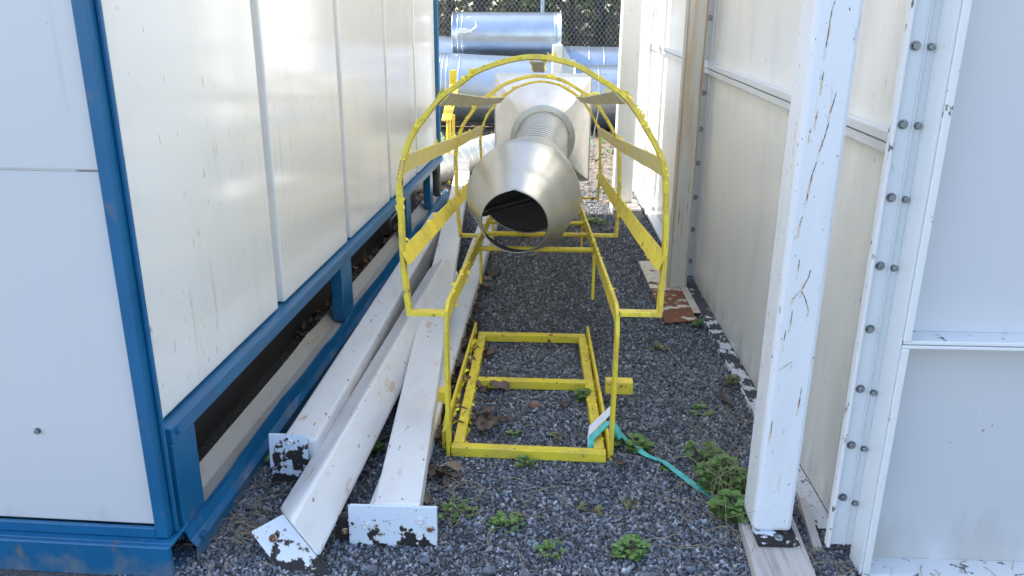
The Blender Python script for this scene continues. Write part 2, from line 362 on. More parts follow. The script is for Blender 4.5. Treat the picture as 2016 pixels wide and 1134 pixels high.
# legs between base beam and rail
for u0, u1, d in ((.0, .125, .0), (1.60, 1.77, .004), (3.08, 3.22, .004), (3.95, 4.06, .004)):
    lp('support_leg', MB().box(-.13 if u0 == 0 else -.06, -d-.003, u0, u1, .083, .3475), 'blue', bevel=.003)
lp('shaded_end_leg', MB().tube([(-.06, LEN-.06, .02), (-.06, LEN-.06, .34)], .045, 20), 'dark')  # corner leg in shadow; the shadow is put into its dark colour
lp('drain_pipe', MB().tube([(-.17, 3.30, .04), (-.17, 3.30, .33)], .012, 8).tube([(-.17, 3.30, .15), (-.17, 3.62, .15)], .009, 8), 'galv')
for z in (.374, .06): lp('bolt', bolt_mb((.0005 if z > .3 else .036, .028 if z > .3 else .02, z), (1, 0, 0), .008), 'blue')
# base channel: outer face, wavy lip, creased grey sheet inside
mb = MB(); N = 46
rnd = random.Random(5)
for i in range(N):
    pass
prev = None; vs = []; fs = []
for i in range(N+1):
    u = -.02+ (LEN+.1)*i/N
    wv = .010*noise.noise(Vector((u*2.3, 0, 0)))+.005*noise.noise(Vector((u*7, 3, 0)))
    zz = .082+.012*noise.noise(Vector((u*3.1, 9, 0)))
    vs += [(.03, u, .0), (.034, u, .048), (.018+wv, u, .066), (.010+wv, u, zz+.012), (-.003+wv, u, zz+.010), (-.006+wv, u, zz-.01)]
    if i:
        b = len(vs)-12
        for j in range(5): fs.append((b+j, b+j+1, b+j+7, b+j+6))
mb.add(vs, fs); lp('base_channel', mb, 'blue', solid=.003)
mb = MB(); vs = []; fs = []
for i in range(N+1):
    u = .06+(LEN+.0)*i/N
    k = .006*noise.noise(Vector((u*1.7, 20, 0)))
    w1 = .010*noise.noise(Vector((u*2.3, 0, 0)))+.005*noise.noise(Vector((u*7, 3, 0)))
    kink = .010*math.exp(-((u-1.32)/.10)**2)
    vs += [(-.007+w1, u, .070), (-.052+k*.6, u, .074+k*.4), (-.058+k*.6, u, .079+k*.4), (-.092+k, u, .106+k+kink), (-.097+k, u, .110+k+kink)]
    if i:
        b = len(vs)-10
        for j in range(4): fs.append((b+j, b+j+1, b+j+6, b+j+5))
mb.add(vs, fs); lp('bent_lining_sheet', mb, 'grey_sheet', solid=.002)
# front end of the same enclosure
lp('front_panel', MB().box(-2.6, -.052, -.045, -.02, .735+.34, HT-.1), 'end_panel', bevel=.003)
lp('front_panel', MB().box(-2.6, -.052, -.040, -.02, .128, .735+.336), 'end_panel', bevel=.003)
lp('corner_trim', MB().box(-.0515, -.018, -.060, -.018, .10, HT-.1).box(-.017, -.006, -.030, -.0185, .10, HT-.1), 'blue', bevel=.003)
lp('sill_trim', MB().box(-2.6, -.053, -.058, -.046, .098, .127), 'blue', bevel=.002)
mb = MB().box(-2.6, .0, -.095, -.08, .0, .096).box(-2.6, .0, -.0795, .02, .0865, .0965).box(-2.6, .0, -.0795, .02, .0, .006)
lp('front_base_channel', mb, 'blue', bevel=.003)
lp('panel_bolt', bolt_mb((-.335, -.0405, .395), (0, -1, 0), .0065), 'bolt')

# ------------------------------------------------------------------ right enclosure
RE = thing('steel_enclosure', 'white ribbed steel enclosure with bolted flanges along the right side', 'enclosure', (.87, 1.87, 0))
WX = .875; YF = 8.4; HR = 4.3
def zr(y): return 1.150+.0245*(y-2.0)
for y0, y1 in ((1.93, 4.36), (4.46, YF)):
    part('side_wall_sheet', MB().box(WX, WX+.03, y0, y1, .015, HR), 'wall', RE)
for y0, y1 in ((1.90, 4.375), (4.405, 8.3)):
    mb = MB()
    for dz, dx in ((0, .030), (-.030, .024)):
        mb.hexa([(WX-dx, y0, zr(y0)+dz-.022), (WX-.0005, y0, zr(y0)+dz-.022), (WX-.0005, y1, zr(y1)+dz-.022), (WX-dx, y1, zr(y1)+dz-.022),
                 (WX-dx, y0, zr(y0)+dz+.003), (WX-.0005, y0, zr(y0)+dz+.003), (WX-.0005, y1, zr(y1)+dz+.003), (WX-dx, y1, zr(y1)+dz+.003)])
    part('side_rail', mb, 'flange', RE, bevel=.002)
# bolted joint beside the rusty post
part('joint_flange', MB().box(WX-.05, WX-.0008, 4.376, 4.404, .03, zr(4.4)-.05).box(WX-.05, WX-.0008, 4.376, 4.404, zr(4.4)+.01, HR), 'flange', RE, bevel=.002)
part('joint_strip', MB().box(WX-.004, WX-.0004, 4.32, 4.3755, .03, zr(4.3)-.06).box(WX-.004, WX-.0004, 4.32, 4.3755, zr(4.3)+.012, HR), 'flange', RE, bevel=.002)
for z in (1.62, 1.432, 1.053, .862, .677, .488, .304, .118): part('bolt', bolt_mb((WX-.023, 4.3758, z), (0, -1, 0), .011), 'bolt', RE)
# far bay: ribs, pipe and flange
mb = MB()
for y in (7.52, 6.84): mb.box(WX-.05, WX-.0006, y, y+.02, .03, HR)
mb.box(WX-.02, WX-.0006, 6.861, 7.519, .035, HR)
part('far_rib', mb, 'flange', RE, bevel=.002)
part('conduit', MB().tube([(WX-.05, 6.66, .12), (WX-.05, 6.66, HR)], .036, 16).tube([(WX-.05, 6.66, 1.49), (WX-.05, 6.66, 1.52)], .044, 16), 'flange', RE)
for z in (1.55, 1.40, 1.02, .80, .57, .33): part('bolt', bolt_mb((WX-.0205, 7.15, z), (-1, 0, 0), .016), 'bolt', RE)
# base strip with flaking white paint
mb = MB(); vs = []; fs = []
for i in range(31):
    y = 2.0+2.3*i/30; k = .004*noise.noise(Vector((y*3, 1, 0)))
    vs += [(.812+k-.004*(y-2), y, .0), (.812+k-.004*(y-2), y, .022), (.818+k-.004*(y-2), y, .022), (.822+k-.004*(y-2), y, .010), (WX-.001, y, .012)]
    if i:
        b = len(vs)-10
        for j in range(4): fs.append((b+j, b+j+1, b+j+6, b+j+5))
mb.add(vs, fs)
M['base_strip'] = mat('gravel_strewn_white_strip', (.62, .63, .62), .5, layers=[((.06, .06, .063), (22, 14, 22), .50, .52, dict(detail=7, rough=.9, grad=('Y', 1.2, .10))), ((.14, .12, .10), (70, 70, 70), .62, .66, {})], bump=[((60, 60, 60), .5, .004)])
part('base_strip', mb, 'base_strip', RE)
part('far_base_strip', MB().box(  .80, WX-.001, 4.44, 8.3, .012, .03), 'flange', RE, bevel=.003)
# near corner: flange facing the camera, lips, front sheets
part('corner_flange', MB().box(.806, .870, 1.872, 1.884, .050, HR), 'flange', RE, bevel=.002)
part('flange_lip', MB().box(.797, .8055, 1.862, 1.886, .045, HR), 'chipped', RE, bevel=.002)
part('flange_lip', MB().box(.842, .8445, 1.866, 1.8715, .05, HR).box(.8655, .8725, 1.80, 1.8715, .01, HR), 'flange', RE, bevel=.001)
part('front_frame', MB().box(.873, .891, 1.795, 1.885, .004, .662).box(.873, .891, 1.795, 1.885, .6825, HR), 'chipped', RE, bevel=.002)
part('front_frame', MB().box(.873, 2.6, 1.797, 1.885, .6625, .6705).box(.8755, 2.6, 1.80, 1.885, .6725, .682), 'chipped', RE, bevel=.002)
part('front_ledge', MB().box(.8915, 2.6, 1.795, 1.885, .0, .012), 'chipped', RE, bevel=.002)
part('front_sheet', MB().box(.8915, 2.6, 1.872, 1.890, .0125, .662), 'end_panel', RE)
part('front_sheet', MB().box(.8915, 2.6, 1.868, 1.890, .6825, HR), 'end_panel', RE)
part('roof', MB().box(.79, 2.62, 1.79, YF+.05, HR+.001, HR+.06), 'flange', RE, bevel=.004)
for z in (1.358, 1.186, 1.016, .848, .684, .520, .358, .200): part('bolt', bolt_mb((.822, 1.8718, z), (0, -1, 0), .0085), 'bolt', RE)
for z in (1.356, 1.183, 1.012, .843, .510, .348, .183): part('bolt', bolt_mb((.8555, 1.8718, z), (0, -1, 0), .0065), 'bolt', RE)
# bits of wood and rust under the near corner
mb = MB()
mb.hexa([(.775, 1.90, .0), (.80, 1.90, .0), (.822, 2.12, .0), (.80, 2.12, .0), (.775, 1.90, .02), (.80, 1.90, .02), (.822, 2.12, .035), (.80, 2.12, .035)])
tag(part('wood_strip', mb, 'wood', loc=(.80, 2, 0)), 'thin broken wooden strip lying against the foot of the right wall', 'wood strip')

# posts
def post(x0, x1, y0, y1, z0, h, m, label, plate=None, seam=False, rad=.012):
    t = thing('steel_post', label, 'post', ((x0+x1)/2, (y0+y1)/2, z0))
    part('tube', MB().box(x0, x1, y0, y1, z0+(.012 if plate else 0), h), m, t, bevel=rad)
    if plate:
        part('base_plate', MB().box(*plate, z0, z0+.0115), m if m != 'post' else 'plate', t, bevel=.001)
    return t
fp = post(.607, .716, 1.915, 2.03, .042, 3.9, 'post', 'thick white square post with rust scratches standing on a plank', (.612, .724, 1.862, 2.04))
part('plate_bolt', MB().rev([(.0, .012), (.006, .012), (.007, .009), (.004, .0085), (.004, .0001)], (.672, 1.885, .053), (0, .02, 1), 20), 'bolt', fp)
rp = post(.712, .805, 4.20, 4.30, .013, 3.9, 'rust_post', 'cream square post streaked with rust halfway along the right wall', rad=.008)
part('edge_angle', MB().box(.700, .7115, 4.196, 4.208, .013, 3.1).box(.806, .811, 4.204, 4.25, .013, 3.1).box(.758, .7605, 4.1975, 4.2, .02, 3.1), 'rust_post', rp, bevel=.002)
post(.556, .705, 6.10, 6.22, .062, 3.9, 'wall', 'plain cream post at the far end of the right wall', (.55, .735, 6.0, 6.24))
# long paint scratches down the near face, each a thin scar with a rust-stained border
SCR = [[(.649, 1.454), (.644, 1.432), (.642, 1.378), (.641, 1.35)], [(.643, 1.3), (.642, 1.277)], [(.641, 1.214), (.639, 1.19)], [(.63, 1.172), (.629, 1.158)], [(.678, 1.254), (.674, 1.226), (.669, 1.202)],
       [(.67, 1.185), (.666, 1.159), (.661, 1.131), (.656, 1.113)], [(.654, 1.091), (.646, 1.058), (.643, 1.025)], [(.642, 1.015), (.641, .996)], [(.636, .959), (.632, .933)], [(.673, .823), (.669, .796), (.657, .769)],
       [(.657, .767), (.67, .743), (.681, .713)], [(.655, .767), (.637, .742)], [(.642, .849), (.642, .816)], [(.641, .715), (.640, .673)], [(.622, .546), (.639, .557), (.655, .572)], [(.65, 1.6), (.648, 1.5)], [(.63, .66), (.629, .63)], [(.69, .50), (.688, .44)], [(.625, .40), (.624, .36)]]
rs_ = random.Random(2)
def scar(pth, wd, y, fall=0):
    mb = MB(); P = []
    for (a, b), (c, d) in zip(pth, pth[1:]):
        for k in range(6): P.append((a+(c-a)*k/6, b+(d-b)*k/6))
    P.append(pth[-1]); vs = []; fs = []
    for i, (x, z) in enumerate(P):
        e = .15 if i in (0, len(P)-1) else 1
        w1 = wd*e*rs_.uniform(.3, 1.2); w2 = wd*e*rs_.uniform(.3, 1.2)
        vs += [(x-w1, y, z), (x+w2, y, z-(fall if 0 < i else 0))]
        if i: b_ = 2*i-2; fs.append((b_, b_+1, b_+3, b_+2))
    return mb.add(vs, fs)
M['rust_stain'] = mat('faint_rust_stain', (.66, .50, .33), .5, layers=[((.74, .70, .64), (90, 90, 30), .42, .58, {})])
M['scar'] = mat('bare_scar', (.13, .07, .04), .8, layers=[((.5, .4, .3), (160, 160, 60), .52, .58, {})])
for pth in SCR:
    o = part('paint_scar', scar(pth, .0013, 1.9143), 'scar', fp)
    (a, b) = pth[-1]; (c, d) = pth[0]
    part('rust_stain', scar([((a+c)/2, (b+d)/2), (a, b), (a-.0015, b-rs_.uniform(.015, .035))], .0030, 1.9146), 'rust_stain', o)
# planks and plates under them
mb = MB(); mb.hexa([(.560, 1.45, .0), (.715, 1.45, .0), (.757, 2.12, .0), (.60, 2.12, .0), (.560, 1.45, .040), (.715, 1.45, .040), (.757, 2.12, .040), (.60, 2.12, .040)])
tag(part('wooden_plank', mb, 'wood', loc=(.65, 1.8, 0), bevel=.003), 'grey weathered plank under the thick white post', 'plank')
mb = MB().box(.545, .76, 5.90, 6.28, .0, .061)
tag(part('wooden_block', mb, 'wood', loc=(.65, 6.1, 0), bevel=.004), 'pale wooden block under the far cream post', 'wood block')
mb = MB(); mb.hexa([(.615, 3.642, .013), (.775, 3.679, .013), (.79, 4.75, .004), (.605, 4.722, .004), (.615, 3.642, .018), (.775, 3.679, .018), (.79, 4.75, .010), (.605, 4.722, .010)])
tag(part('rusty_plate', mb, 'rust_plate', loc=(.70, 4.2, 0)), 'flat rusty steel plate with peeling paint under the rusted cream post', 'steel plate')
tag(part('steel_shim', MB().box(.775, .812, 3.78, 4.25, .019, .0225), 'rust_post', loc=(.79, 4, 0)), 'narrow orange rusted strip beside the rusty plate', 'metal strip')

# ------------------------------------------------------------------ caged ladder
CL = thing('caged_ladder', 'yellow safety cage ladder lying on its back in the passage', 'ladder', (-.02, 3.9, 0))
SL = .092
def rz(y): return .515-SL*(y-2.37)
XL, XR = -.300, .250
rf = random.Random(11)
def legrail(x, foot, name='side_rail'):
    mb = MB().path([(x+(.0), 2.385, foot), (x, 2.38, .455), (x+.0, 2.395, .497), (x, 2.44, rz(2.44)), (x, 6.0, rz(6.0))], .012, .062, (1, 0, 0))
    # loose paint along the top edge
    return mb
fl = MB()
part('side_rail', legrail(XL, .004), 'yellow', CL, bevel=.002)
part('side_rail', legrail(XR, .0), 'yellow', CL, bevel=.002)
for x in (XL, XR):
    fl.flakes((x, 2.5, rz(2.5)+.03), (x, 4.3, rz(4.3)+.03), (.009, .02, .004), 26, .007, rf)
    fl.flakes((x+.008, 2.44, rz(2.5)-.02), (x+.008, 4.0, rz(4.0)-.02), (.004, .02, .02), 22, .009, rf)
for y in (3.60, 4.03, 4.44, 4.85, 5.26, 5.66):
    part('rung', MB().tube([(XL+.005, y, rz(y)-.012), (XR-.005, y, rz(y)-.012)], .0125, 12), 'yellow', CL)
for x, y, zb in ((XL+.012, 3.66, .20), (XR-.012, 3.40, .22), (XL+.012, 4.6, .10), (XR-.012, 4.5, .12)):
    part('hanging_bracket', MB().path([(x, y, rz(y)+.0), (x, y, zb)], .012, .045, (1, 0, 0)), 'yellow', CL, bevel=.002)
HP = [(-.418, .0), (-.433, .16), (-.437, .31), (-.440, .42), (-.408, .545), (-.355, .625), (-.307, .68), (-.25, .722), (-.194, .760), (-.09, .793), (-.01, .799), (.086, .780),
      (.16, .741), (.244, .685), (.308, .598), (.359, .509), (.377, .44), (.386, .243), (.383, .11), (.379, .012)]
def smooth_path(P, k=4):
    out = []
    for i in range(len(P)-1):
        p0, p1, p2, p3 = P[max(i-1, 0)], P[i], P[i+1], P[min(i+2, len(P)-1)]
        for j in range(k):
            t = j/k; out.append(tuple(.5*((2*p1[c])+(-p0[c]+p2[c])*t+(2*p0[c]-5*p1[c]+4*p2[c]-p3[c])*t*t+(-p0[c]+3*p1[c]-3*p2[c]+p3[c])*t**3) for c in (0, 1)))
    return out+[P[-1]]
def hoop(y, sx=1., sz=1., dx=0., th=.0145):
    base = rz(y)+.002; S = smooth_path(HP)
    def at(a, b): return Vector((dx-.028+(a+.028)*sx, y+b*SL*sz, base+b*sz))
    pts = [at(XL-.002, .0)]+[at(a, b) for a, b in S]+[at(XR+.002, .012)]
    mb = MB().path(pts, .045, th, (0, 1, -SL))
    part('hoop', mb, 'yellow_hoop', CL, bevel=.0015)
    for i in range(8, len(pts)-3):
        if noise.noise(Vector((i*.35, y, 0))) > -.05: fl.flakes(pts[i]+Vector((0, -.020, .004)), pts[i+1]+Vector((0, -.020, .004)), (.004, .012, .004), 2, .006, rf)
        if noise.noise(Vector((i*.3, y, 7))) > .25: fl.flakes(pts[i]+Vector((0, 0, .008)), pts[i+1]+Vector((0, 0, .008)), (.004, .018, .003), 4, .010, rf)
    return at
hp = [hoop(2.375, 1., .985), hoop(3.88, .985, .975, .004), hoop(5.45, 1.0, .99, .012)]
# lengthwise straps: (x, z on the hoop, inward slope)
def strap(a, b, wdt, ends, m='strap_back', o=.008, n=18):
    A = [h(a, b) for h in hp]; cen = [h(-.028, .40) for h in hp]
    pts = []
    for k in range(n+1):
        t = k/n*ends; i = min(int(t), 1); f = t-i
        p = A[i].lerp(A[i+1], f); c = cen[i].lerp(cen[i+1], f)
        d = (c-p); d.y = 0; d.z += SL*0; d.normalize(); pts.append((p+d*o, d))
    pts.insert(0, (pts[0][0]+Vector((0, -.03, .003)), pts[0][1]))
    mb = MB(); vs = []; fs = []
    for i, (p, d) in enumerate(pts):
        tan = Vector((d.z, 0, -d.x)); jit = .0012*math.sin(i*1.7)
        q = p+d*jit
        vs += [q+tan*wdt/2, q-tan*wdt/2, q-tan*wdt/2+d*.005, q+tan*wdt/2+d*.005]
        if i:
            bb = len(vs)-8
            for j in range(4): fs.append((bb+j, bb+(j+1) % 4, bb+4+(j+1) % 4, bb+4+j))
        for s_ in (1, -1):
            if noise.noise(Vector((i*.5, a*9, s_*3))) > .02: fl.flakes(q+tan*s_*wdt/2, q+tan*s_*wdt/2+Vector((0, .09, 0)), (.002, .02, .003), 3, .006, rf)
    fs += [(3, 2, 1, 0), tuple(len(vs)-4+j for j in range(4))]
    mb.add(vs, fs); return part('cage_strap', mb, m, CL, bevel=.001)
strap(-.020, .795, .040, .42, 'strap_top')
strap(-.300, .682, .052, 2, 'strap_top')
strap(.232, .692, .052, 2, 'strap_top')
strap(-.438, .478, .060, 2)
strap(.374, .480, .060, 2)
strap(-.433, .182, .056, 2, 'yellow')
strap(.384, .178, .056, 2, 'yellow')
part('paint_flakes', fl, 'flake', CL)['kind'] = 'stuff'

# ladder foot frame lying on the gravel
LF = thing('ladder_frame', 'flat rectangular yellow tube frame on the gravel between the ladder feet', 'steel frame', (-.03, 2.9, 0))
fl = MB()
def sq(a, b, m='yellow', name='side_bar', s=.036, par=LF, h=None):
    d = Vector(b)-Vector(a); side = Vector((d.y, -d.x, 0)).normalized()
    return part(name, MB().path([a, b], s, h or s, side), m, par, bevel=.003)
sq((-.290, 2.375, .022), (.232, 2.358, .022), name='front_bar')
sq((-.268, 2.395, .023), (-.262, 3.375, .023)); sq((.211, 2.380, .023), (.197, 3.375, .023))
sq((-.281, 3.396, .024), (.212, 3.396, .024), name='cross_bar'); sq((-.243, 2.905, .024), (.188, 2.90, .024), name='cross_bar')
for a, b in (((-.322, 2.41, .035), (-.297, 3.46, .035)), ((.243, 2.36, .035), (.223, 3.44, .035))):
    part('edge_strip', MB().path([a, b], .010, .068, (1, 0, 0)), 'yellow', LF, bevel=.0015)
sq((-.392, 2.66, .083), (-.326, 2.66, .083), name='stub', s=.05, h=.05); sq((.258, 2.785, .080), (.362, 2.782, .080), name='stub', s=.05, h=.05)
mb = MB().hexa([(-.350, 2.44, .0), (-.315, 2.44, .0), (-.315, 2.66, .0), (-.348, 2.66, .0), (-.335, 2.50, .05), (-.315, 2.50, .05), (-.315, 2.64, .06), (-.335, 2.64, .06)])
part('gusset', mb, 'yellow', LF)
for x in (-.268, .205):
    fl.flakes((x, 2.42, .043), (x, 3.35, .043), (.018, .02, .002), 60, .006, rf); fl.flakes((x+.02, 2.42, .03), (x+.02, 3.35, .03), (.004, .02, .015), 26, .009, rf)
fl.flakes((-.30, 2.42, .05), (-.29, 3.4, .05), (.006, .02, .02), 40, .008, rf)
part('paint_flakes', fl, 'flake', LF)['kind'] = 'stuff'

# teal strap with its white tag
def ribbon(pts, w, up=(0, 0, 1), twist=None, th=.0025):
    P = [Vector(p) for p in pts]; mb = MB(); vs = []; fs = []
    for i, p in enumerate(P):
        t = (P[min(i+1, len(P)-1)]-P[max(i-1, 0)]).normalized(); a = twist[i] if twist else 0
        s_ = t.cross(Vector(up)).normalized(); nn = s_.cross(t); s_ = s_*math.cos(a)+nn*math.sin(a); nn = s_.cross(t)
        vs += [p+s_*w/2, p-s_*w/2, p-s_*w/2+nn*th, p+s_*w/2+nn*th]
        if i:
            b = len(vs)-8
            for j in range(4): fs.append((b+j, b+(j+1) % 4, b+4+(j+1) % 4, b+4+j))
    fs += [(3, 2, 1, 0), tuple(len(vs)-4+j for j in range(4))]
    return mb.add(vs, fs)
TS = thing('strap', 'teal webbing strap tied round the yellow bars and trailing over the gravel', 'strap', (.3, 2.45, 0))
mb = ribbon([(.262, 2.50, .075), (.285, 2.48, .05), (.315, 2.45, .022), (.345, 2.415, .016), (.375, 2.375, .014), (.42, 2.33, .022), (.47, 2.255, .016), (.512, 2.19, .012), (.56, 2.13, .016)], .024, twist=[.9, .6, .3, -.2, .15, .3, .1, 0, 0])
part('webbing', mb, 'teal', TS)
mb = ribbon([(.183, 2.40, .022), (.186, 2.42, .052), (.215, 2.455, .062), (.245, 2.48, .080), (.262, 2.49, .075)], .022, twist=[0]*5)
part('loop', mb, 'teal', TS)
part('knot', MB().tube([(.264, 2.49, .078), (.278, 2.48, .05), (.288, 2.46, .03)], [.008, .015, .010], 8), 'teal', TS)
mb = MB().hexa([(.176, 2.435, .050), (.182, 2.475, .066), (.262, 2.552, .110), (.254, 2.512, .094), (.174, 2.437, .052), (.180, 2.477, .068), (.260, 2.554, .112), (.252, 2.514, .096)])
part('tag', mb, 'tag', TS)
part('tag', MB().hexa([(.174, 2.415, .018), (.186, 2.41, .018), (.186, 2.435, .05), (.174, 2.437, .05), (.173, 2.413, .018), (.185, 2.408, .018), (.185, 2.433, .052), (.173, 2.435, .052)]), 'tag', TS)

# ------------------------------------------------------------------ duct assembly in the cage
DU = thing('duct_fitting', 'silver duct fitting with square plate, ribbed neck and bulging cone inside the cage', 'duct', (-.02, 4.5, .35))
YB = 5.80
# square-to-round transition: plate outline -> ring
mb = MB(); cx, cz = .0, .60; q = []
xa, xb, zt, zb2 = -.350, .345, 1.05, .300
out = [(xa, zb2), (0, zb2), (xb, zb2), (xb, .68), (xb, zt), (0, zt), (xa, zt), (xa, .68)]
n = 48; ringy = YB-.22; rr = .20
xm, zm = (xa+xb)/2, (zt+zb2)/2
def edge(k):      # points round the square, corners included
    q = [(xb, zm), (xb, zt), (xm, zt), (xa, zt), (xa, zm), (xa, zb2), (xm, zb2), (xb, zb2)]
    i = int(k*8) % 8; f = k*8-int(k*8); a_, b_ = q[i], q[(i+1) % 8]
    return a_[0]*(1-f)+b_[0]*f, a_[1]*(1-f)+b_[1]*f
E_ = [edge(i/n) for i in range(n)]; cx, cz = .0, .64
def mixr(k, y):
    o_ = []
    for i in range(n):
        t = 2*math.pi*i/n; o_.append((E_[i][0]*(1-k)+(cx+rr*math.cos(t))*k, y, E_[i][1]*(1-k)+(cz+rr*math.sin(t))*k))
    return o_
vs = [(p[0], YB+.26, p[1]) for p in E_]+[(p[0], YB, p[1]) for p in E_]
vs += [(p[0]*.975+xm*.025, YB-.001, p[1]*.975+zm*.025) for p in E_]
vs += mixr(.34, YB-.075)+mixr(.67, YB-.147)+mixr(1., ringy)
fs = [(k*n+i, k*n+(i+1) % n, (k+1)*n+(i+1) % n, (k+1)*n+i) for k in range(5) for i in range(n)]
mb.add(vs, fs); tp = part('transition_plate', mb, 'galv_white', DU, solid=.003)
part('seam', MB().path([(-.003, YB-.006, 1.04), (-.001, YB-.082, .972), (.0, YB-.155, .905), (.0, YB-.22, .84)], .009, .004, (1, 0, 0)), 'galv_white', tp)
def loft(rings, n=72, keep=None, rimf=None, sub=6, smooth=True):
    K = []
    for i in range(len(rings)-1):
        p = [rings[max(i-1, 0)], rings[i], rings[i+1], rings[min(i+2, len(rings)-1)]]
        for j in range(sub):
            t = j/sub; K.append([.5*((2*p[1][c])+(-p[0][c]+p[2][c])*t+(2*p[0][c]-5*p[1][c]+4*p[2][c]-p[3][c])*t*t+(-p[0][c]+3*p[1][c]-3*p[2][c]+p[3][c])*t**3) for c in range(4)])
    K.append(list(rings[-1])); mb = MB(); vs = []; fs = []; m = len(K)
    def at(k, th):
        k = max(0, min(m-1.0001, k)); i = int(k); f = k-i; q = [K[i][c]*(1-f)+K[i+1][c]*f for c in range(4)]
        a_ = (Vector(K[min(i+1, m-1)][:3])-Vector(K[max(i-1, 0)][:3])).normalized(); u = a_.cross(Vector((0, 0, 1))).normalized(); v = u.cross(a_)
        return Vector(q[:3])+(u*math.sin(th)+v*math.cos(th))*q[3]
    for j in range(n):
        th = 2*math.pi*j/n; e = m-1-(rimf(th) if rimf else 0)
        for i in range(m): vs.append(at(e*i/(m-1), th))
    for j in range(n):
        th = abs((2*math.pi*(j+.5)/n+math.pi) % (2*math.pi)-math.pi)
        for i in range(m-1):
            if keep is None or keep(th, (i+.5)/(m-1)): fs.append((j*m+i, ((j+1) % n)*m+i, ((j+1) % n)*m+i+1, j*m+i+1))
    return mb.add(vs, fs, smooth)
ax = Vector((-.02, -1.0, .035)).normalized()   # towards the camera
rc = Vector((cx, ringy, cz))
part('ring_flange', MB().rev([(-.03, .200), (-.03, .212), (-.002, .224), (.010, .226), (.012, .222), (.012, .165)], rc, ax, 64), 'galv_ring', DU)
NK = [((0, 5.56, .64), .178), ((-.01, 5.1, .662), .170), ((-.022, 4.5, .692), .163), ((-.042, 3.95, .708), .156)]
mb = MB(); gm = MB(); seg = 20
def nk(t):
    k = t*3; i = min(int(k), 2); f = k-i; a_ = Vector(NK[i][0]); b_ = Vector(NK[i+1][0]); return a_.lerp(b_, f), NK[i][1]*(1-f)+NK[i+1][1]*f
for i in range(seg):
    p0, r0 = nk(i/seg); p1, r1 = nk((i+.76)/seg); p2, r2 = nk((i+1)/seg); d = (p1-p0).length
    mb.rev([(0, r0), (d, r1)], p0, p1-p0, 56)
    gm.rev([(d, r1), (d+.001, r1+.0005), (d+(p2-p1).length-.001, r2+.0005), (d+(p2-p1).length, r2)], p0, p1-p0, 56, smooth=False)
nko = part('ribbed_neck', mb, 'galv_ring', DU); part('groove_shade_band', gm, 'black_in', nko)  # shade of the neck grooves painted as black bands, slightly proud
part('neck_seal', MB().rev([(.0125, .176), (.017, .188), (.0125, .191)], rc, ax, 40), 'rust_plate', DU)
CN = [(-.042, 4.02, .706, .158), (-.052, 3.86, .703, .182), (-.062, 3.70, .698, .206), (-.070, 3.56, .690, .228), (-.077, 3.44, .679, .2465), (-.079, 3.41, .676, .2500), (-.081, 3.385, .672, .2440), (-.088, 3.33, .662, .2200), (-.097, 3.27, .650, .1930), (-.103, 3.21, .640, .1670), (-.109, 3.145, .625, .139)]
def rimf(th):
    a = abs((th+math.pi) % (2*math.pi)-math.pi); return 1.7*math.exp(-a/.30)+ .6*math.exp(-abs(a-1.75)/.5)*0
def keepf(a, f): return not (a > 1.9 and .28 < f < .68)
part('cone', loft(CN, 96, keepf, rimf), 'galv_cone', DU, solid=.004)
part('lip_shade', loft([(x_, y_, z_, r_-.006) for x_, y_, z_, r_ in CN], 96, lambda a, f: f > .70 and a > 1.2, rimf), 'dark_steel', DU)  # dark copy of the lower inner lip, shade inside the cone put into colour
dc = Vector((-.078, 3.50, .70))
part('damper_disc', MB().rev([(.0, .0001), (.0, .212)], dc, (-.1, -1, -.22), 48), 'black_in', DU)
part('damper_shaft', MB().path([(-.285, 3.40, .615), (.12, 3.38, .735)], .034, .008, (0, 1, .3)), 'dark_steel', DU)
part('stiffener', MB().path([(-.285, 3.36, .60), (.12, 3.34, .715)], .010, .012, (0, 1, .3)), 'black_in', DU)

# ------------------------------------------------------------------ painted steel beams on the ground
def beam_thing(label, p0, p1, wd, ht, roll, corner=.010):
    p0 = Vector(p0); p1 = Vector(p1); t = thing('steel_beam', label, 'beam', (p0.x, p0.y, 0), group='white steel beams on the gravel')
    d = (p1-p0).normalized(); s_ = d.cross(Vector((0, 0, 1))).normalized(); nrm = s_.cross(d)
    s2 = s_*math.cos(roll)+nrm*math.sin(roll)
    part('beam_body', MB().path([p0, p1], wd, ht, s2), 'white_beam', t, bevel=corner)
    return t
def plate(t, c, sx, sz, roll, m, tilt=0, holes=(), th=.010, yaw=0):
    c = Vector(c); u = Vector((math.cos(roll), 0, math.sin(roll))); v = Vector((-math.sin(roll), math.sin(tilt), math.cos(roll)*math.cos(tilt))).normalized()
    u.rotate(Matrix.Rotation(yaw, 3, 'Z')); v.rotate(Matrix.Rotation(yaw, 3, 'Z')); nrm = u.cross(v).normalized()
    pts = [c+u*a*sx/2+v*b*sz/2+nrm*e for e in (0, -th) for a, b in ((-1, -1), (1, -1), (1, 1), (-1, 1))]
    o = part('end_plate', MB().add(pts, [(0, 1, 2, 3), (7, 6, 5, 4), (0, 4, 5, 1), (1, 5, 6, 2), (2, 6, 7, 3), (3, 7, 4, 0)]), m, t, bevel=.0012)
    for a, b, kind in holes:
        p = c+u*a*sx/2+v*b*sz/2+nrm*(.0006)
        if kind == 'h': part('hole', MB().rev([(0, .0075), (0.0005, .0001)], p, nrm, 18), 'black_in', o)
        else: part('bolt', MB().rev([(0, .010), (.004, .0098), (.0055, .007), (.002, .006), (.002, .0001)], p, nrm, 18), 'white_beam' if kind == 'w' else 'rust_plate', o)
    return o
A = beam_thing('white beam with a nearly bare upright end plate, nearest the blue frame', (-.748, 2.185, .085), (-.705, 5.35, .085), .112, .14, 0)
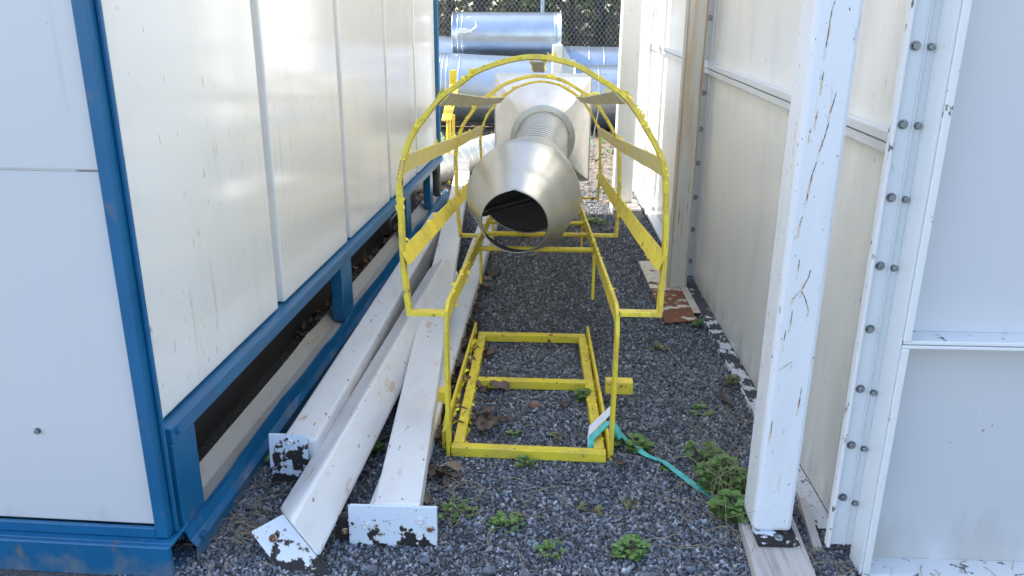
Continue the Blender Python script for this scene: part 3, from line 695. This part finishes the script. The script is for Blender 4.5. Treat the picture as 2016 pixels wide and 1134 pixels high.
plate(A, (-.780, 2.165, .086), .121, .178, 0, 'plate_worn', .1, ((.1, .72, 'w'),))
B = beam_thing('white beam turned on its corner with a tilted end plate, second from the left', (-.640, 1.86, .085), (-.53, 4.15, .10), .125, .125, R(38), .012)
P1, P2, P3 = Vector((-.701, 1.86, .103)), Vector((-.786, 1.83, .064)), Vector((-.536, 1.733, .004)); P4 = P2+P3-P1
nb = (P2-P1).cross(P3-P1).normalized(); nb = nb if nb.y < 0 else -nb
bp = part('end_plate', MB().hexa([P1, P2, P4, P3, P1-nb*.010, P2-nb*.010, P4-nb*.010, P3-nb*.010]), 'plate', B, bevel=.0012)
for a_, b_, k_ in ((.62, .22, 'r'), (.40, .36, 'h'), (.74, .40, 'h')):
    p = P1+(P2-P1)*a_+(P3-P1)*b_+nb*.0006
    if k_ == 'h': part('hole', MB().rev([(0, .0075), (.0004, .0001)], p, nb, 18), 'black_in', bp)
    else: part('bolt', MB().rev([(0, .011), (.004, .0105), (.0055, .007), (.002, .006), (.002, .0001)], p, nb, 18), 'rust_plate', bp)
# the body of that beam runs right up to the slanted plate
bo = [c for c in B.children if c.name.startswith('beam_body')][0]; inv = B.location
nc = (P3-P1).cross((P1+P3)/2-Vector((0, 0, 1.4))).normalized(); dd = (Vector((-.53, 4.15, .10))-Vector((-.640, 1.86, .085))).normalized()
for v_ in list(bo.data.vertices)[:4]:      # mitred end
    wv = v_.co+inv; t_ = ((P1-nb*.011)-wv).dot(nc)/dd.dot(nc); v_.co = wv+dd*t_-inv
Dm = beam_thing('lower white beam under the topmost one, beside the yellow ladder', (-.425, 1.905, .036), (-.375, 5.6, .036), .125, .070, 0)
plate(Dm, (-.445, 1.888, .038), .245, .080, 0, 'plate_worn', .05, ((-.75, -.1, 'r'), (.55, -.1, 'w')))
Cm = beam_thing('topmost white beam with rust spots and a wide riveted end plate', (-.386, 1.882, .102), (-.705, 6.95, .128), .129, .060, 0, .006)
plate(Cm, (-.398, 1.872, .063), .248, .128, 0, 'plate', .06, ((-.62, .05, 'w'), (.62, .35, 'w'), (.60, -.42, 'w'), (.84, -.02, 'r')))
plate(Cm, (-.712, 6.955, .20), .135, .10, 0, 'white_beam', 0)

# ------------------------------------------------------------------ things in the middle distance
SD = thing('spiral_duct', 'silver spiral duct lying on the ground behind the white beams', 'duct', (-.75, 7.9, 0))
a, b = Vector((-1.25, 6.35, .15)), Vector((-.30, 8.9, .15)); d = (b-a).normalized(); Ln = (b-a).length
mb = MB(); ns = 40; tn = 60; vs = []; fs = []
u = d.cross(Vector((0, 0, 1))).normalized(); v = u.cross(d)
for i in range(ns*4+1):
    for j in range(ns):
        th = 2*math.pi*j/ns; s_ = i/(ns*4)*Ln; ph = (s_/.16-j/ns) % 1; r_ = .148+(.004 if ph < .08 else 0)
        vs.append(a+d*s_+(u*math.cos(th)+v*math.sin(th))*r_)
    if i: fs += [((i-1)*ns+j, (i-1)*ns+(j+1) % ns, i*ns+(j+1) % ns, i*ns+j) for j in range(ns)]
part('tube', mb.add(vs, fs, False), 'galv_ring', SD)

GP = thing('ladder_end', 'bright sunlit yellow end of a second caged ladder with a slanted flat bar behind the left enclosure', 'guard post', (-.84, 7.25, 0))  # end of another caged ladder, reduced to a post and bars
part('post', MB().tube([(-.865, 7.2, .0), (-.845, 7.2, .62)], .022, 14).path([(-.835, 7.35, .0), (-.82, 7.35, .60)], .025, .025, (1, 0, 0)), 'yellow', GP)
part('flat_bar', MB().path([(-.862, 7.14, .57), (-.815, 7.42, .86)], .085, .02, (1, 0, 0)), 'yellow', GP, bevel=.003)
part('bracket', MB().box(-.835, -.775, 7.21, 7.25, .88, 1.0), 'yellow', GP, bevel=.002)
part('side_stub', MB().path([(-1.05, 7.22, .765), (-.85, 7.22, .765)], .02, .02, (0, 1, 0)), 'yellow', GP)

def pipe(label, p0, p1, r, beads=(), name='round_duct', open_=True):
    p0 = Vector(p0); p1 = Vector(p1); t = thing(name, label, 'duct', ((p0.x+p1.x)/2, (p0.y+p1.y)/2, 0), group='round galvanised ducts in a pile')
    d = p1-p0; L = d.length; prof = [(0, r-.004), (0, r+.004), (.012, r+.004), (.014, r)]
    n = 12
    prof += [(L*i/n, r+.0015*math.sin(i*2.1)) for i in range(1, n)]+[(L-.014, r), (L-.012, r+.004), (L, r+.004), (L, r-.004)]
    part('shell', MB().rev(prof, p0, d, 72), 'galv', t, solid=.003)
    for f in beads: part('bead', MB().rev([(-.008, r), (-.004, r+.006), (.004, r+.006), (.008, r)], p0+d*f, d, 64), 'galv', t)
    return t
p = pipe('short round duct with a clamp handle on top of the pile', (-1.265, 11.5, 1.23), (.225, 11.52, 1.235), .305, (.055, .095, .94))
part('latch', MB().box(-1.155, -1.04, 11.155, 11.20, 1.26, 1.33).box(-1.06, -.98, 11.165, 11.21, 1.27, 1.31), 'galv_white', p, bevel=.005)
part('handle', MB().tube([(-1.0+.075*math.cos(t)-.0, 11.2-.005+(0.0), 1.39+.085*math.sin(t)) for t in [R(-80+15*i) for i in range(15)]], .006, 6), 'galv_white', p)
pipe('large round duct at the left front of the pile', (-3.6, 11.0, .66), (.40, 11.0, .50), .445, (.555, .565, .58, .62))
pipe('large round duct at the right front of the pile', (.40, 11.08, .44), (3.2, 11.0, .52), .425, (.05, .12))
pipe('round duct at the left back of the pile, above the front one', (-4.2, 11.95, .95), (-.9, 12.0, .78), .40, (.2, .93))
pipe('round duct at the right back of the pile', (.15, 12.0, .66), (3.6, 12.0, .62), .43, (.07, .14, .2))
BK = thing('metal_bracket', 'grey upright metal bracket wedged against the stacked ducts', 'bracket', (.2, 10.4, 0))
part('body', MB().box(.095, .235, 10.42, 10.52, .35, 1.15), 'galv_white', BK, bevel=.02)
part('wing', MB().hexa([(.237, 10.42, .35), (.40, 10.42, .35), (.40, 10.46, .35), (.237, 10.46, .35), (.237, 10.42, 1.13), (.38, 10.42, .90), (.38, 10.46, .90), (.237, 10.46, 1.13)]), 'galv', BK)
mb = MB().box(.935, 1.0, 10.2, 10.26, .0, 1.22)
tag(part('white_stake', mb, 'flange', loc=(.96, 10.2, 0), bevel=.004), 'small white stake showing beside the far cream post', 'stake')
mb = MB().tube([(.545, 8.6, .0), (.55, 8.6, .30), (.60, 8.6, .62), (.585, 8.6, .93)], .006, 6).tube([(.5, 8.62, .90), (.66, 8.62, .895)], .005, 6)
tag(part('hanging_wire', mb, 'wire', loc=(.55, 8.6, 0)), 'thin bent wire standing in front of the right duct', 'wire')

# chain-link fence
FN = thing('chain_link_fence', 'grey chain-link fence behind the pile of ducts', 'fence', (0, 13.6, 0))
mb = MB(); YFN = 13.6; x0, x1, zt_ = -3.2, 3.2, 2.6; pitch = .075
def wire(ax_, az_, bx_, bz_, y):
    mb.path([(ax_, y, az_), (bx_, y, bz_)], .0045, .0045, (0, 1, 0))
k = x0-zt_*.75
while k < x1:
    a_ = k; b_ = k+zt_*.75
    s0 = max(0, (x0-a_)/.75); s1 = min(zt_, (x1-a_)/.75)
    if s1 > s0: wire(a_+s0*.75, s0, a_+s1*.75, s1, YFN)
    s0 = max(0, (b_-x1)/.75); s1 = min(zt_, (b_-x0)/.75)
    if s1 > s0: wire(b_-s0*.75, s0, b_-s1*.75, s1, YFN+.005)
    k += pitch
part('wire_mesh', mb, 'wire', FN)
for x in (-2.9, -.045, 2.8): part('fence_post', MB().tube([(x, 13.66, 0), (x, 13.66, 2.75)], .036, 16), 'galv', FN)
part('top_rail', MB().tube([(-3.2, 13.66, 2.62), (3.2, 13.66, 2.62)], .02, 12), 'galv', FN)

# trees behind the fence
def leafmb(mb, c, spread, n, s, rnd, flat=.5):
    for _ in range(n):
        p = Vector((rnd.gauss(c[0], spread[0]), rnd.gauss(c[1], spread[1]), rnd.gauss(c[2], spread[2])))
        if p.z < .02: continue
        d = Vector((rnd.gauss(0, 1), rnd.gauss(0, 1), rnd.gauss(0, flat))).normalized()*s*rnd.uniform(.5, 1.3)
        e = d.cross(Vector((rnd.gauss(0, 1), rnd.gauss(0, 1), rnd.gauss(0, 1)))).normalized()*d.length*.42
        mb.add([p-d, p+e, p+d, p-e], [(0, 1, 2, 3)])
rt = random.Random(21)
trees = [(-3.6, 15.2), (-2.5, 14.6), (-1.75, 15.3), (-1.15, 14.7), (-.55, 15.2), (-.05, 14.6), (.45, 15.4), (.95, 14.8), (1.5, 15.1), (2.2, 14.7), (3.0, 15.4)]
for i, (x, y) in enumerate(trees):
    t = thing('tree', 'dark ivy-covered tree trunk behind the chain-link fence', 'tree', (x, y, 0), group='trees behind the fence')
    h = rt.uniform(7, 9); r_ = rt.uniform(.07, .13)
    tr = MB().tube([(x+.12*noise.noise(Vector((i, z*.5, 0))), y+.1*noise.noise(Vector((i, z*.5, 5))), z) for z in [h*k/9 for k in range(10)]], [r_*(1-.08*k) for k in range(10)], 10)
    for k in range(26):
        z = rt.uniform(.3, h*.9); a_ = rt.uniform(0, 6.28); l_ = rt.uniform(.3, 1.1)
        q0 = Vector((x, y, z)); q1 = q0+Vector((math.cos(a_)*l_*.6, math.sin(a_)*l_*.6, rt.uniform(0, .4))); q2 = q1+Vector((math.cos(a_)*l_*.4, math.sin(a_)*l_*.4, rt.uniform(-.1, .35)))
        tr.tube([q0, q1, q2], [.02, .012, .004], 5)
    part('trunk', tr, 'bark', t)
    cr = MB()
    for k in range(26):
        z = rt.uniform(.2, 2.6); leafmb(cr, (x+rt.uniform(-.4, .4), y-rt.uniform(-.1, .45), z), (.13, .12, .16), 34, .038, rt)
    for k in range(16):
        z = rt.uniform(2.6, h); leafmb(cr, (x+rt.uniform(-.7, .7), y+rt.uniform(-.6, .6), z), (.3, .3, .3), 45, .09, rt)
    part('crown', cr, 'leafwall', t)
mb = MB()
for k in range(2300):
    x = rt.uniform(-3.5, 3.5); y = rt.uniform(13.75, 15.8); z = rt.uniform(0, 1.5)
    d = Vector((rt.gauss(0, .3), rt.gauss(0, .3), rt.uniform(.1, .7))); e = Vector((rt.gauss(0, .25), rt.gauss(0, .2), rt.uniform(-.1, .4)))
    mb.tube([(x, y, z), Vector((x, y, z))+d*.6, Vector((x, y, z))+d*.6+e*.7], [.007, .005, .002], 3, caps=False)
tag(part('brush', mb, 'twig'), 'tangled brown brush and twigs growing behind the fence', 'brush', kind='stuff')
mb = MB()
for k in range(260): leafmb(mb, (rt.uniform(-9, 9), rt.uniform(17, 19), rt.uniform(0, 6.5)), (.4, .3, .4), 60, .15, rt)
tag(part('woodland', mb, 'leafwall'), 'dark woodland filling the gaps behind the nearer trees', 'woodland', kind='stuff')
# woods further round and behind, seen in reflections only as dark skyline
mb = MB()
for k in range(150): leafmb(mb, (rt.uniform(-26, 26), rt.uniform(24, 27), rt.uniform(0, 8)), (.9, .5, .9), 50, .4, rt)
tag(part('far_woodland', mb, 'leafwall'), 'taller woodland further back above the fence line', 'woodland', kind='stuff')

# ------------------------------------------------------------------ litter, leaves and weeds
def curled_leaf(mb, p, s, rnd, yaw=None, curl=None):
    a = rnd.uniform(0, 6.28) if yaw is None else yaw; ca_, sa_ = math.cos(a), math.sin(a); cu = rnd.uniform(.3, 1.4) if curl is None else curl
    tx, ty = rnd.uniform(-.5, .5), rnd.uniform(-.5, .5); ph = rnd.uniform(0, 6.28)
    nu, nv = 7, 5; vs = []; base = len(mb.v); fs = []
    for i in range(nu):
        t = i/(nu-1)*2-1; wd = .48*(1-t*t)**.6*(1+.25*math.sin(t*7+ph))+.02
        for j in range(nv):
            r_ = j/(nv-1)*2-1; x = t*s; y = r_*wd*s; z = s*(.28*cu*(r_*r_)+.18*cu*t*t+.10*math.sin(3*t+ph)*r_+.06*math.sin(5*r_+ph*2))
            z += x*tx+y*ty; vs.append((p[0]+x*ca_-y*sa_, p[1]+x*sa_+y*ca_, p[2]+z+s*.2))
    zmin = min(q[2] for q in vs); vs = [(q[0], q[1], q[2]-zmin+p[2]+.001) for q in vs]
    for i in range(nu-1):
        for j in range(nv-1): fs.append((i*nv+j, (i+1)*nv+j, (i+1)*nv+j+1, i*nv+j+1))
    mb.add(vs, fs, True)
rl = random.Random(31)
def litter(name, spots, label, smin=.018, smax=.04):
    mb = MB()
    for (x, y, sx, sy, n, zh) in spots:
        for _ in range(n): curled_leaf(mb, (rl.gauss(x, sx), rl.gauss(y, sy), .005+rl.random()*zh), rl.uniform(smin, smax), rl)
    return tag(part(name, mb, 'dead_leaf'), label, 'dead leaves', kind='stuff')
litter('leaf_litter', [(-.345, 2.6, .012, .35, 26, .03), (-.325, 3.2, .02, .35, 26, .03), (-.33, 3.9, .02, .3, 20, .02)], 'drift of curled brown leaves between the lower beam and the yellow frame')
litter('leaf_litter', [(-.20, 2.60, .035, .06, 15, .02), (-.185, 2.86, .05, .035, 12, .02), (-.245, 3.15, .02, .12, 9, .01), (-.29, 2.20, .02, .06, 4, .01)], 'clump of crumpled brown leaves inside the left side of the yellow frame')
litter('leaf_litter', [(-1.08, 4.2, .02, .4, 50, .02), (-1.02, 5.3, .03, .5, 50, .02)], 'brown leaves blown under the blue framed enclosure')
litter('leaf_litter', [(-.56, 2.25, .03, .2, 5, .01), (-.80, 6.6, .08, .2, 24, .02), (-.70, 2.08, .05, .03, 2, .0)], 'few brown leaves caught around the beam ends')
mb = MB()
for _ in range(5200):
    x = rl.uniform(-2.5, 2.4); y = 6.4+rl.random()**1.3*6.5; s_ = rl.uniform(.012, .035)
    p = Vector((x, y, rl.uniform(.004, .02))); d = Vector((rl.gauss(0, 1), rl.gauss(0, 1), rl.gauss(0, .35))).normalized()*s_; e = d.cross(Vector((rl.gauss(0, .4), rl.gauss(0, .4), 1))).normalized()*s_*.6
    mb.add([p-d, p+e, p+d, p-e], [(0, 1, 2, 3)])
M['far_litter'] = mat('pale_ground_litter', (.2, .15, .1), .8, isl=((.10, .07, .05), (.24, .19, .14), (.14, .09, .06), (.05, .045, .04), (.32, .28, .22), (.20, .14, .09)))
tag(part('ground_litter', mb, 'far_litter'), 'sunlit scatter of pale leaf litter on the ground before the ducts', 'leaf litter', kind='stuff')

mb = MB()
for _ in range(1500):
    x = rl.uniform(-.9, .85); y = 1.6+rl.random()**1.2*3.2
    if rl.random() < .45: x = rl.choice((rl.gauss(-.30, .05), rl.gauss(.68, .09), rl.gauss(-.84, .05)))
    s_ = rl.uniform(.002, .007); p = Vector((x, y, rl.uniform(.008, .016))); d = Vector((rl.gauss(0, 1), rl.gauss(0, 1), rl.gauss(0, .3))).normalized()*s_; e = d.cross(Vector((rl.gauss(0, .4), rl.gauss(0, .4), 1))).normalized()*s_*.5
    mb.add([p-d, p+e, p+d, p-e], [(0, 1, 2, 3)])
tag(part('leaf_crumbs', mb, 'far_litter'), 'tiny brown leaf crumbs and straw bits mixed into the near gravel', 'leaf crumbs', kind='stuff')
single = [((-.01, 2.74), .030, 'red_stone', 'small reddish stone alone in the middle of the yellow frame', 'stone', 1),
          ((.28, 2.31), .040, 'dead_leaf', 'tan leaf under the teal strap', 'leaf', 0),
          ((-.30, 2.22), .050, 'dead_leaf', 'big pale brown leaf by the left foot of the frame', 'leaf', 0),
          ((.73, 2.81), .045, 'dead_leaf', 'dark brown leaf near the base strip left of the thick post', 'leaf', 0),
          ((.10, 2.74), .022, 'dead_leaf', 'small curled leaf in the right half of the frame', 'leaf', 0),
          ((-.27, 4.35), .045, 'dead_leaf', 'light brown leaf beside the beams under the cone', 'leaf', 0),
          ((-.70, 2.10), .040, 'dead_leaf', 'grey brown leaf touching the upright end plate', 'leaf', 0)]
def stone_mb(p, s, rnd):
    mb = MB(); vs = []; fs = []; nu, nv = 9, 6
    for i in range(nv):
        ph = math.pi*i/(nv-1)
        for j in range(nu):
            t = 2*math.pi*j/nu; d = Vector((math.sin(ph)*math.cos(t)*1.2, math.sin(ph)*math.sin(t)*.85, math.cos(ph)*.6)); k = s*(.85+.35*noise.noise(d*1.7+Vector(p)*31))
            vs.append(Vector((p[0], p[1], p[2]+s*.42))+d*k)
    for i in range(nv-1):
        for j in range(nu): fs.append((i*nu+j, i*nu+(j+1) % nu, (i+1)*nu+(j+1) % nu, (i+1)*nu+j))
    return mb.add(vs, fs)
for (x, y), s_, m_, lab, cat, st in single:
    if st: mb = stone_mb((x, y, 0), s_*.8, rl)
    else: mb = MB(); curled_leaf(mb, (x, y, .006), s_, rl)
    tag(part('stone' if st else 'dry_leaf', mb, m_, loc=(x, y, 0)), lab, cat)
stones = [((-.30, 1.80), .016, 'stone'), ((-.12, 1.765), .020, 'stone'), ((.18, 2.10), .016, 'stone'), ((-.02, 1.75), .018, 'stone'), ((.42, 1.80), .015, 'stone'), ((-.80, 1.95), .02, 'stone'), ((-.86, 2.02), .016, 'stone'), ((.30, 1.77), .014, 'stone'), ((-.44, 1.76), .016, 'stone'), ((-.02, 2.63), .011, 'stone')]
for (x, y), s_, m_ in stones:
    tag(part('stone', stone_mb((x, y, .004), s_, rl), m_, loc=(x, y, 0)), 'larger blue grey stone among the near gravel', 'stone', 'larger stones in the gravel')

def leaflet(mb, p, d, s, rnd, up=.35):
    d = Vector(d).normalized(); sd_ = d.cross(Vector((0, 0, 1))).normalized(); vs = []; fs = []
    for i, (t, w_) in enumerate(((0, .04), (.25, .34), (.5, .46), (.75, .36), (1, .05))):
        c = Vector(p)+d*s*t+Vector((0, 0, up*s*t*(1-t)*1.2))
        vs += [c-sd_*w_*s, c+Vector((0, 0, -.08*s)), c+sd_*w_*s]
        if i: b_ = (i-1)*3; fs += [(b_, b_+1, b_+4, b_+3), (b_+1, b_+2, b_+5, b_+4)]
    mb.add(vs, fs, True)
def weed(x, y, r, n, label, tall=.05, size=.018, trifol=True, m='green'):
    t = thing('weed', label, 'weed', (x, y, 0)); lm = MB(); sm_ = MB()
    for k in range(n):
        a_ = rl.uniform(0, 6.28); rr_ = r*rl.random()**.6; h = tall*rl.uniform(.3, 1)*(1.1-rr_/r*.5)
        q = Vector((x+math.cos(a_)*rr_, y+math.sin(a_)*rr_, h)); q0 = Vector((x+math.cos(a_)*rr_*.3, y+math.sin(a_)*rr_*.3, 0))
        sm_.tube([q0, q0.lerp(q, .5)+Vector((0, 0, h*.25)), q], .0011, 4, caps=False)
        s_ = size*rl.uniform(.6, 1.3)
        for j in range(3 if trifol else 2):
            b_ = a_+(j-1)*rl.uniform(.9, 1.7); leaflet(lm, q, (math.cos(b_), math.sin(b_), rl.uniform(-.2, .5)), s_, rl)
    part('stems', sm_, 'stem', t); part('leaves', lm, m, t)
W = [(.555, 2.36, .06, 34, 'upper part of the leafy clump left of the thick white post', .09, .020),
     (.585, 2.20, .07, 130, 'dense leafy weed clump at the foot of the thick white post', .12, .019),
     (.575, 2.03, .05, 44, 'low leafy weeds right beside the wooden plank', .10, .024),
     (.29, 2.10, .02, 10, 'little weed tuft between the teal strap and the near gravel', .03, .014),
     (.265, 1.87, .04, 26, 'round grassy weed in the near gravel left of the plank', .045, .016),
     (-.08, 1.98, .045, 22, 'sprawling weed in the gravel before the yellow frame', .025, .015),
     (.04, 1.86, .035, 18, 'pair of small weeds nearest the camera at the centre', .03, .014),
     (-.04, 2.31, .022, 16, 'bright little weed touching the front bar of the frame', .035, .016),
     (.54, 3.33, .03, 9, 'small green sprout alone on the right gravel', .03, .022),
     (.785, 3.64, .025, 12, 'sprout growing at the corner of the rusty plate', .04, .02),
     (.62, 2.73, .035, 14, 'flat weed between the ladder and the base strip', .02, .018),
     (.34, 2.45, .05, 26, 'leafy weed under the knot of the teal strap', .035, .022),
     (-.235, 2.03, .06, 26, 'straggly weeds beside the wide riveted end plate', .03, .015),
     (.79, 2.97, .03, 12, 'weed growing against the white base strip', .04, .018),
     (.175, 2.80, .018, 12, 'narrow grassy tuft touching the right frame bar', .06, .022),
     (.43, 2.31, .02, 8, 'tiny rosette beside the teal strap', .02, .014),
     (-.885, 2.31, .03, 12, 'weed between the blue channel and the upright end plate', .03, .018),
     (-.56, 2.38, .025, 14, 'weed growing between two white beams', .04, .02),
     (.07, 2.50, .02, 7, 'two leaf sprout inside the front of the frame', .02, .018),
     (-.09, 2.52, .018, 8, 'tiny weed inside the frame left of the centre', .02, .013),
     (.16, 2.06, .03, 9, 'thin reddish weed in the open gravel', .025, .012),
     (-.70, 2.03, .018, 8, 'sprout below the upright end plate', .02, .016),
     (.35, 5.7, .10, 30, 'low green patch at the far end of the ladder', .03, .03)]
for k_, (x, y, r_, n_, lab, tall, sz) in enumerate(W): weed(x, y, r_*(1 if k_ < 3 else 1.15), int(n_*1.2), lab, tall, sz*(1 if k_ % 3 else .8), k_ % 4 != 3, 'green' if k_ % 5 != 3 and 'reddish' not in lab else 'green_pale')
mb = MB()
for _ in range(500): 
    x = rl.gauss(-.6, .6); y = rl.uniform(8.2, 10.4); leaflet(mb, (x, y, .01), (rl.gauss(0, 1), rl.gauss(0, 1), .8), .07*rl.uniform(.5, 1.2), rl)
tag(part('ground_weeds', mb, 'green'), 'patches of low green weeds on the far ground before the ducts', 'ground cover', kind='stuff')

# dry stems and straw
def stem(mb, p, a_, L_, rnd, lift=.02, r_=.0008):
    pts = [Vector(p)]; z = p[2]
    for k in range(6):
        a_ += rnd.gauss(0, .28); q = pts[-1]+Vector((math.cos(a_), math.sin(a_), 0))*L_/6; q.z = p[2]+lift*.5*math.sin((k+1)/6*math.pi)+rnd.uniform(0, .004); pts.append(q)
    mb.tube(pts, r_, 4, caps=False)
mb = MB()
for (x, y, sx, sy, n_, L_, li) in [(-.86, 2.02, .05, .10, 60, .10, .02), (-.82, 1.88, .06, .05, 40, .08, .02), (-.10, 2.02, .20, .10, 14, .14, .012), (.30, 1.95, .2, .12, 16, .16, .014), (.56, 2.1, .04, .2, 40, .14, .05),
                                   (.76, 1.88, .05, .05, 30, .12, .02), (-.27, 2.1, .05, .1, 36, .12, .02), (.70, 2.75, .05, .15, 34, .15, .03), (1.1, 1.80, .3, .02, 22, .09, .008), (.45, 2.35, .1, .1, 14, .18, .02), (0, 2.6, .2, .2, 10, .08, .01)]:
    for _ in range(n_): stem(mb, (rl.gauss(x, sx), rl.gauss(y, sy), .012), rl.uniform(0, 6.28), L_*rl.uniform(.5, 1.3), rl, li*rl.uniform(0, 1.5), rl.uniform(.0005, .0012))
for _ in range(40):   # upright stalks round the white post
    x = rl.gauss(.575, .03); y = rl.gauss(2.1, .12); h = rl.uniform(.08, .22)
    mb.tube([(x, y, 0), (x+rl.gauss(0, .02), y+rl.gauss(0, .02), h*.6), (x+rl.gauss(0, .05), y+rl.gauss(0, .04), h)], [.0011, .0009, .0005], 4, caps=False)
tag(part('dry_grass', mb, 'straw'), 'thin dry grass stems strewn over the gravel', 'dry grass', kind='stuff')
mb = MB().tube([(.57, 3.37, .02), (.585, 3.15, .045), (.63, 3.0, .03), (.70, 2.93, .015), (.66, 2.885, .012), (.60, 2.90, .012), (.615, 2.93, .014), (.72, 2.95, .012)], .0022, 6)
tag(part('loose_wire', mb, 'wire', loc=(.6, 3, 0)), 'thin grey wire looping over the gravel near the base strip', 'wire')
mb = MB().tube([(-.095, 2.145, .006), (-.075, 2.145, .010)], .006, 10)
tag(part('metal_nut', mb, 'bolt', loc=(-.085, 2.145, 0)), 'small silver sleeve lying in the near gravel', 'fitting')
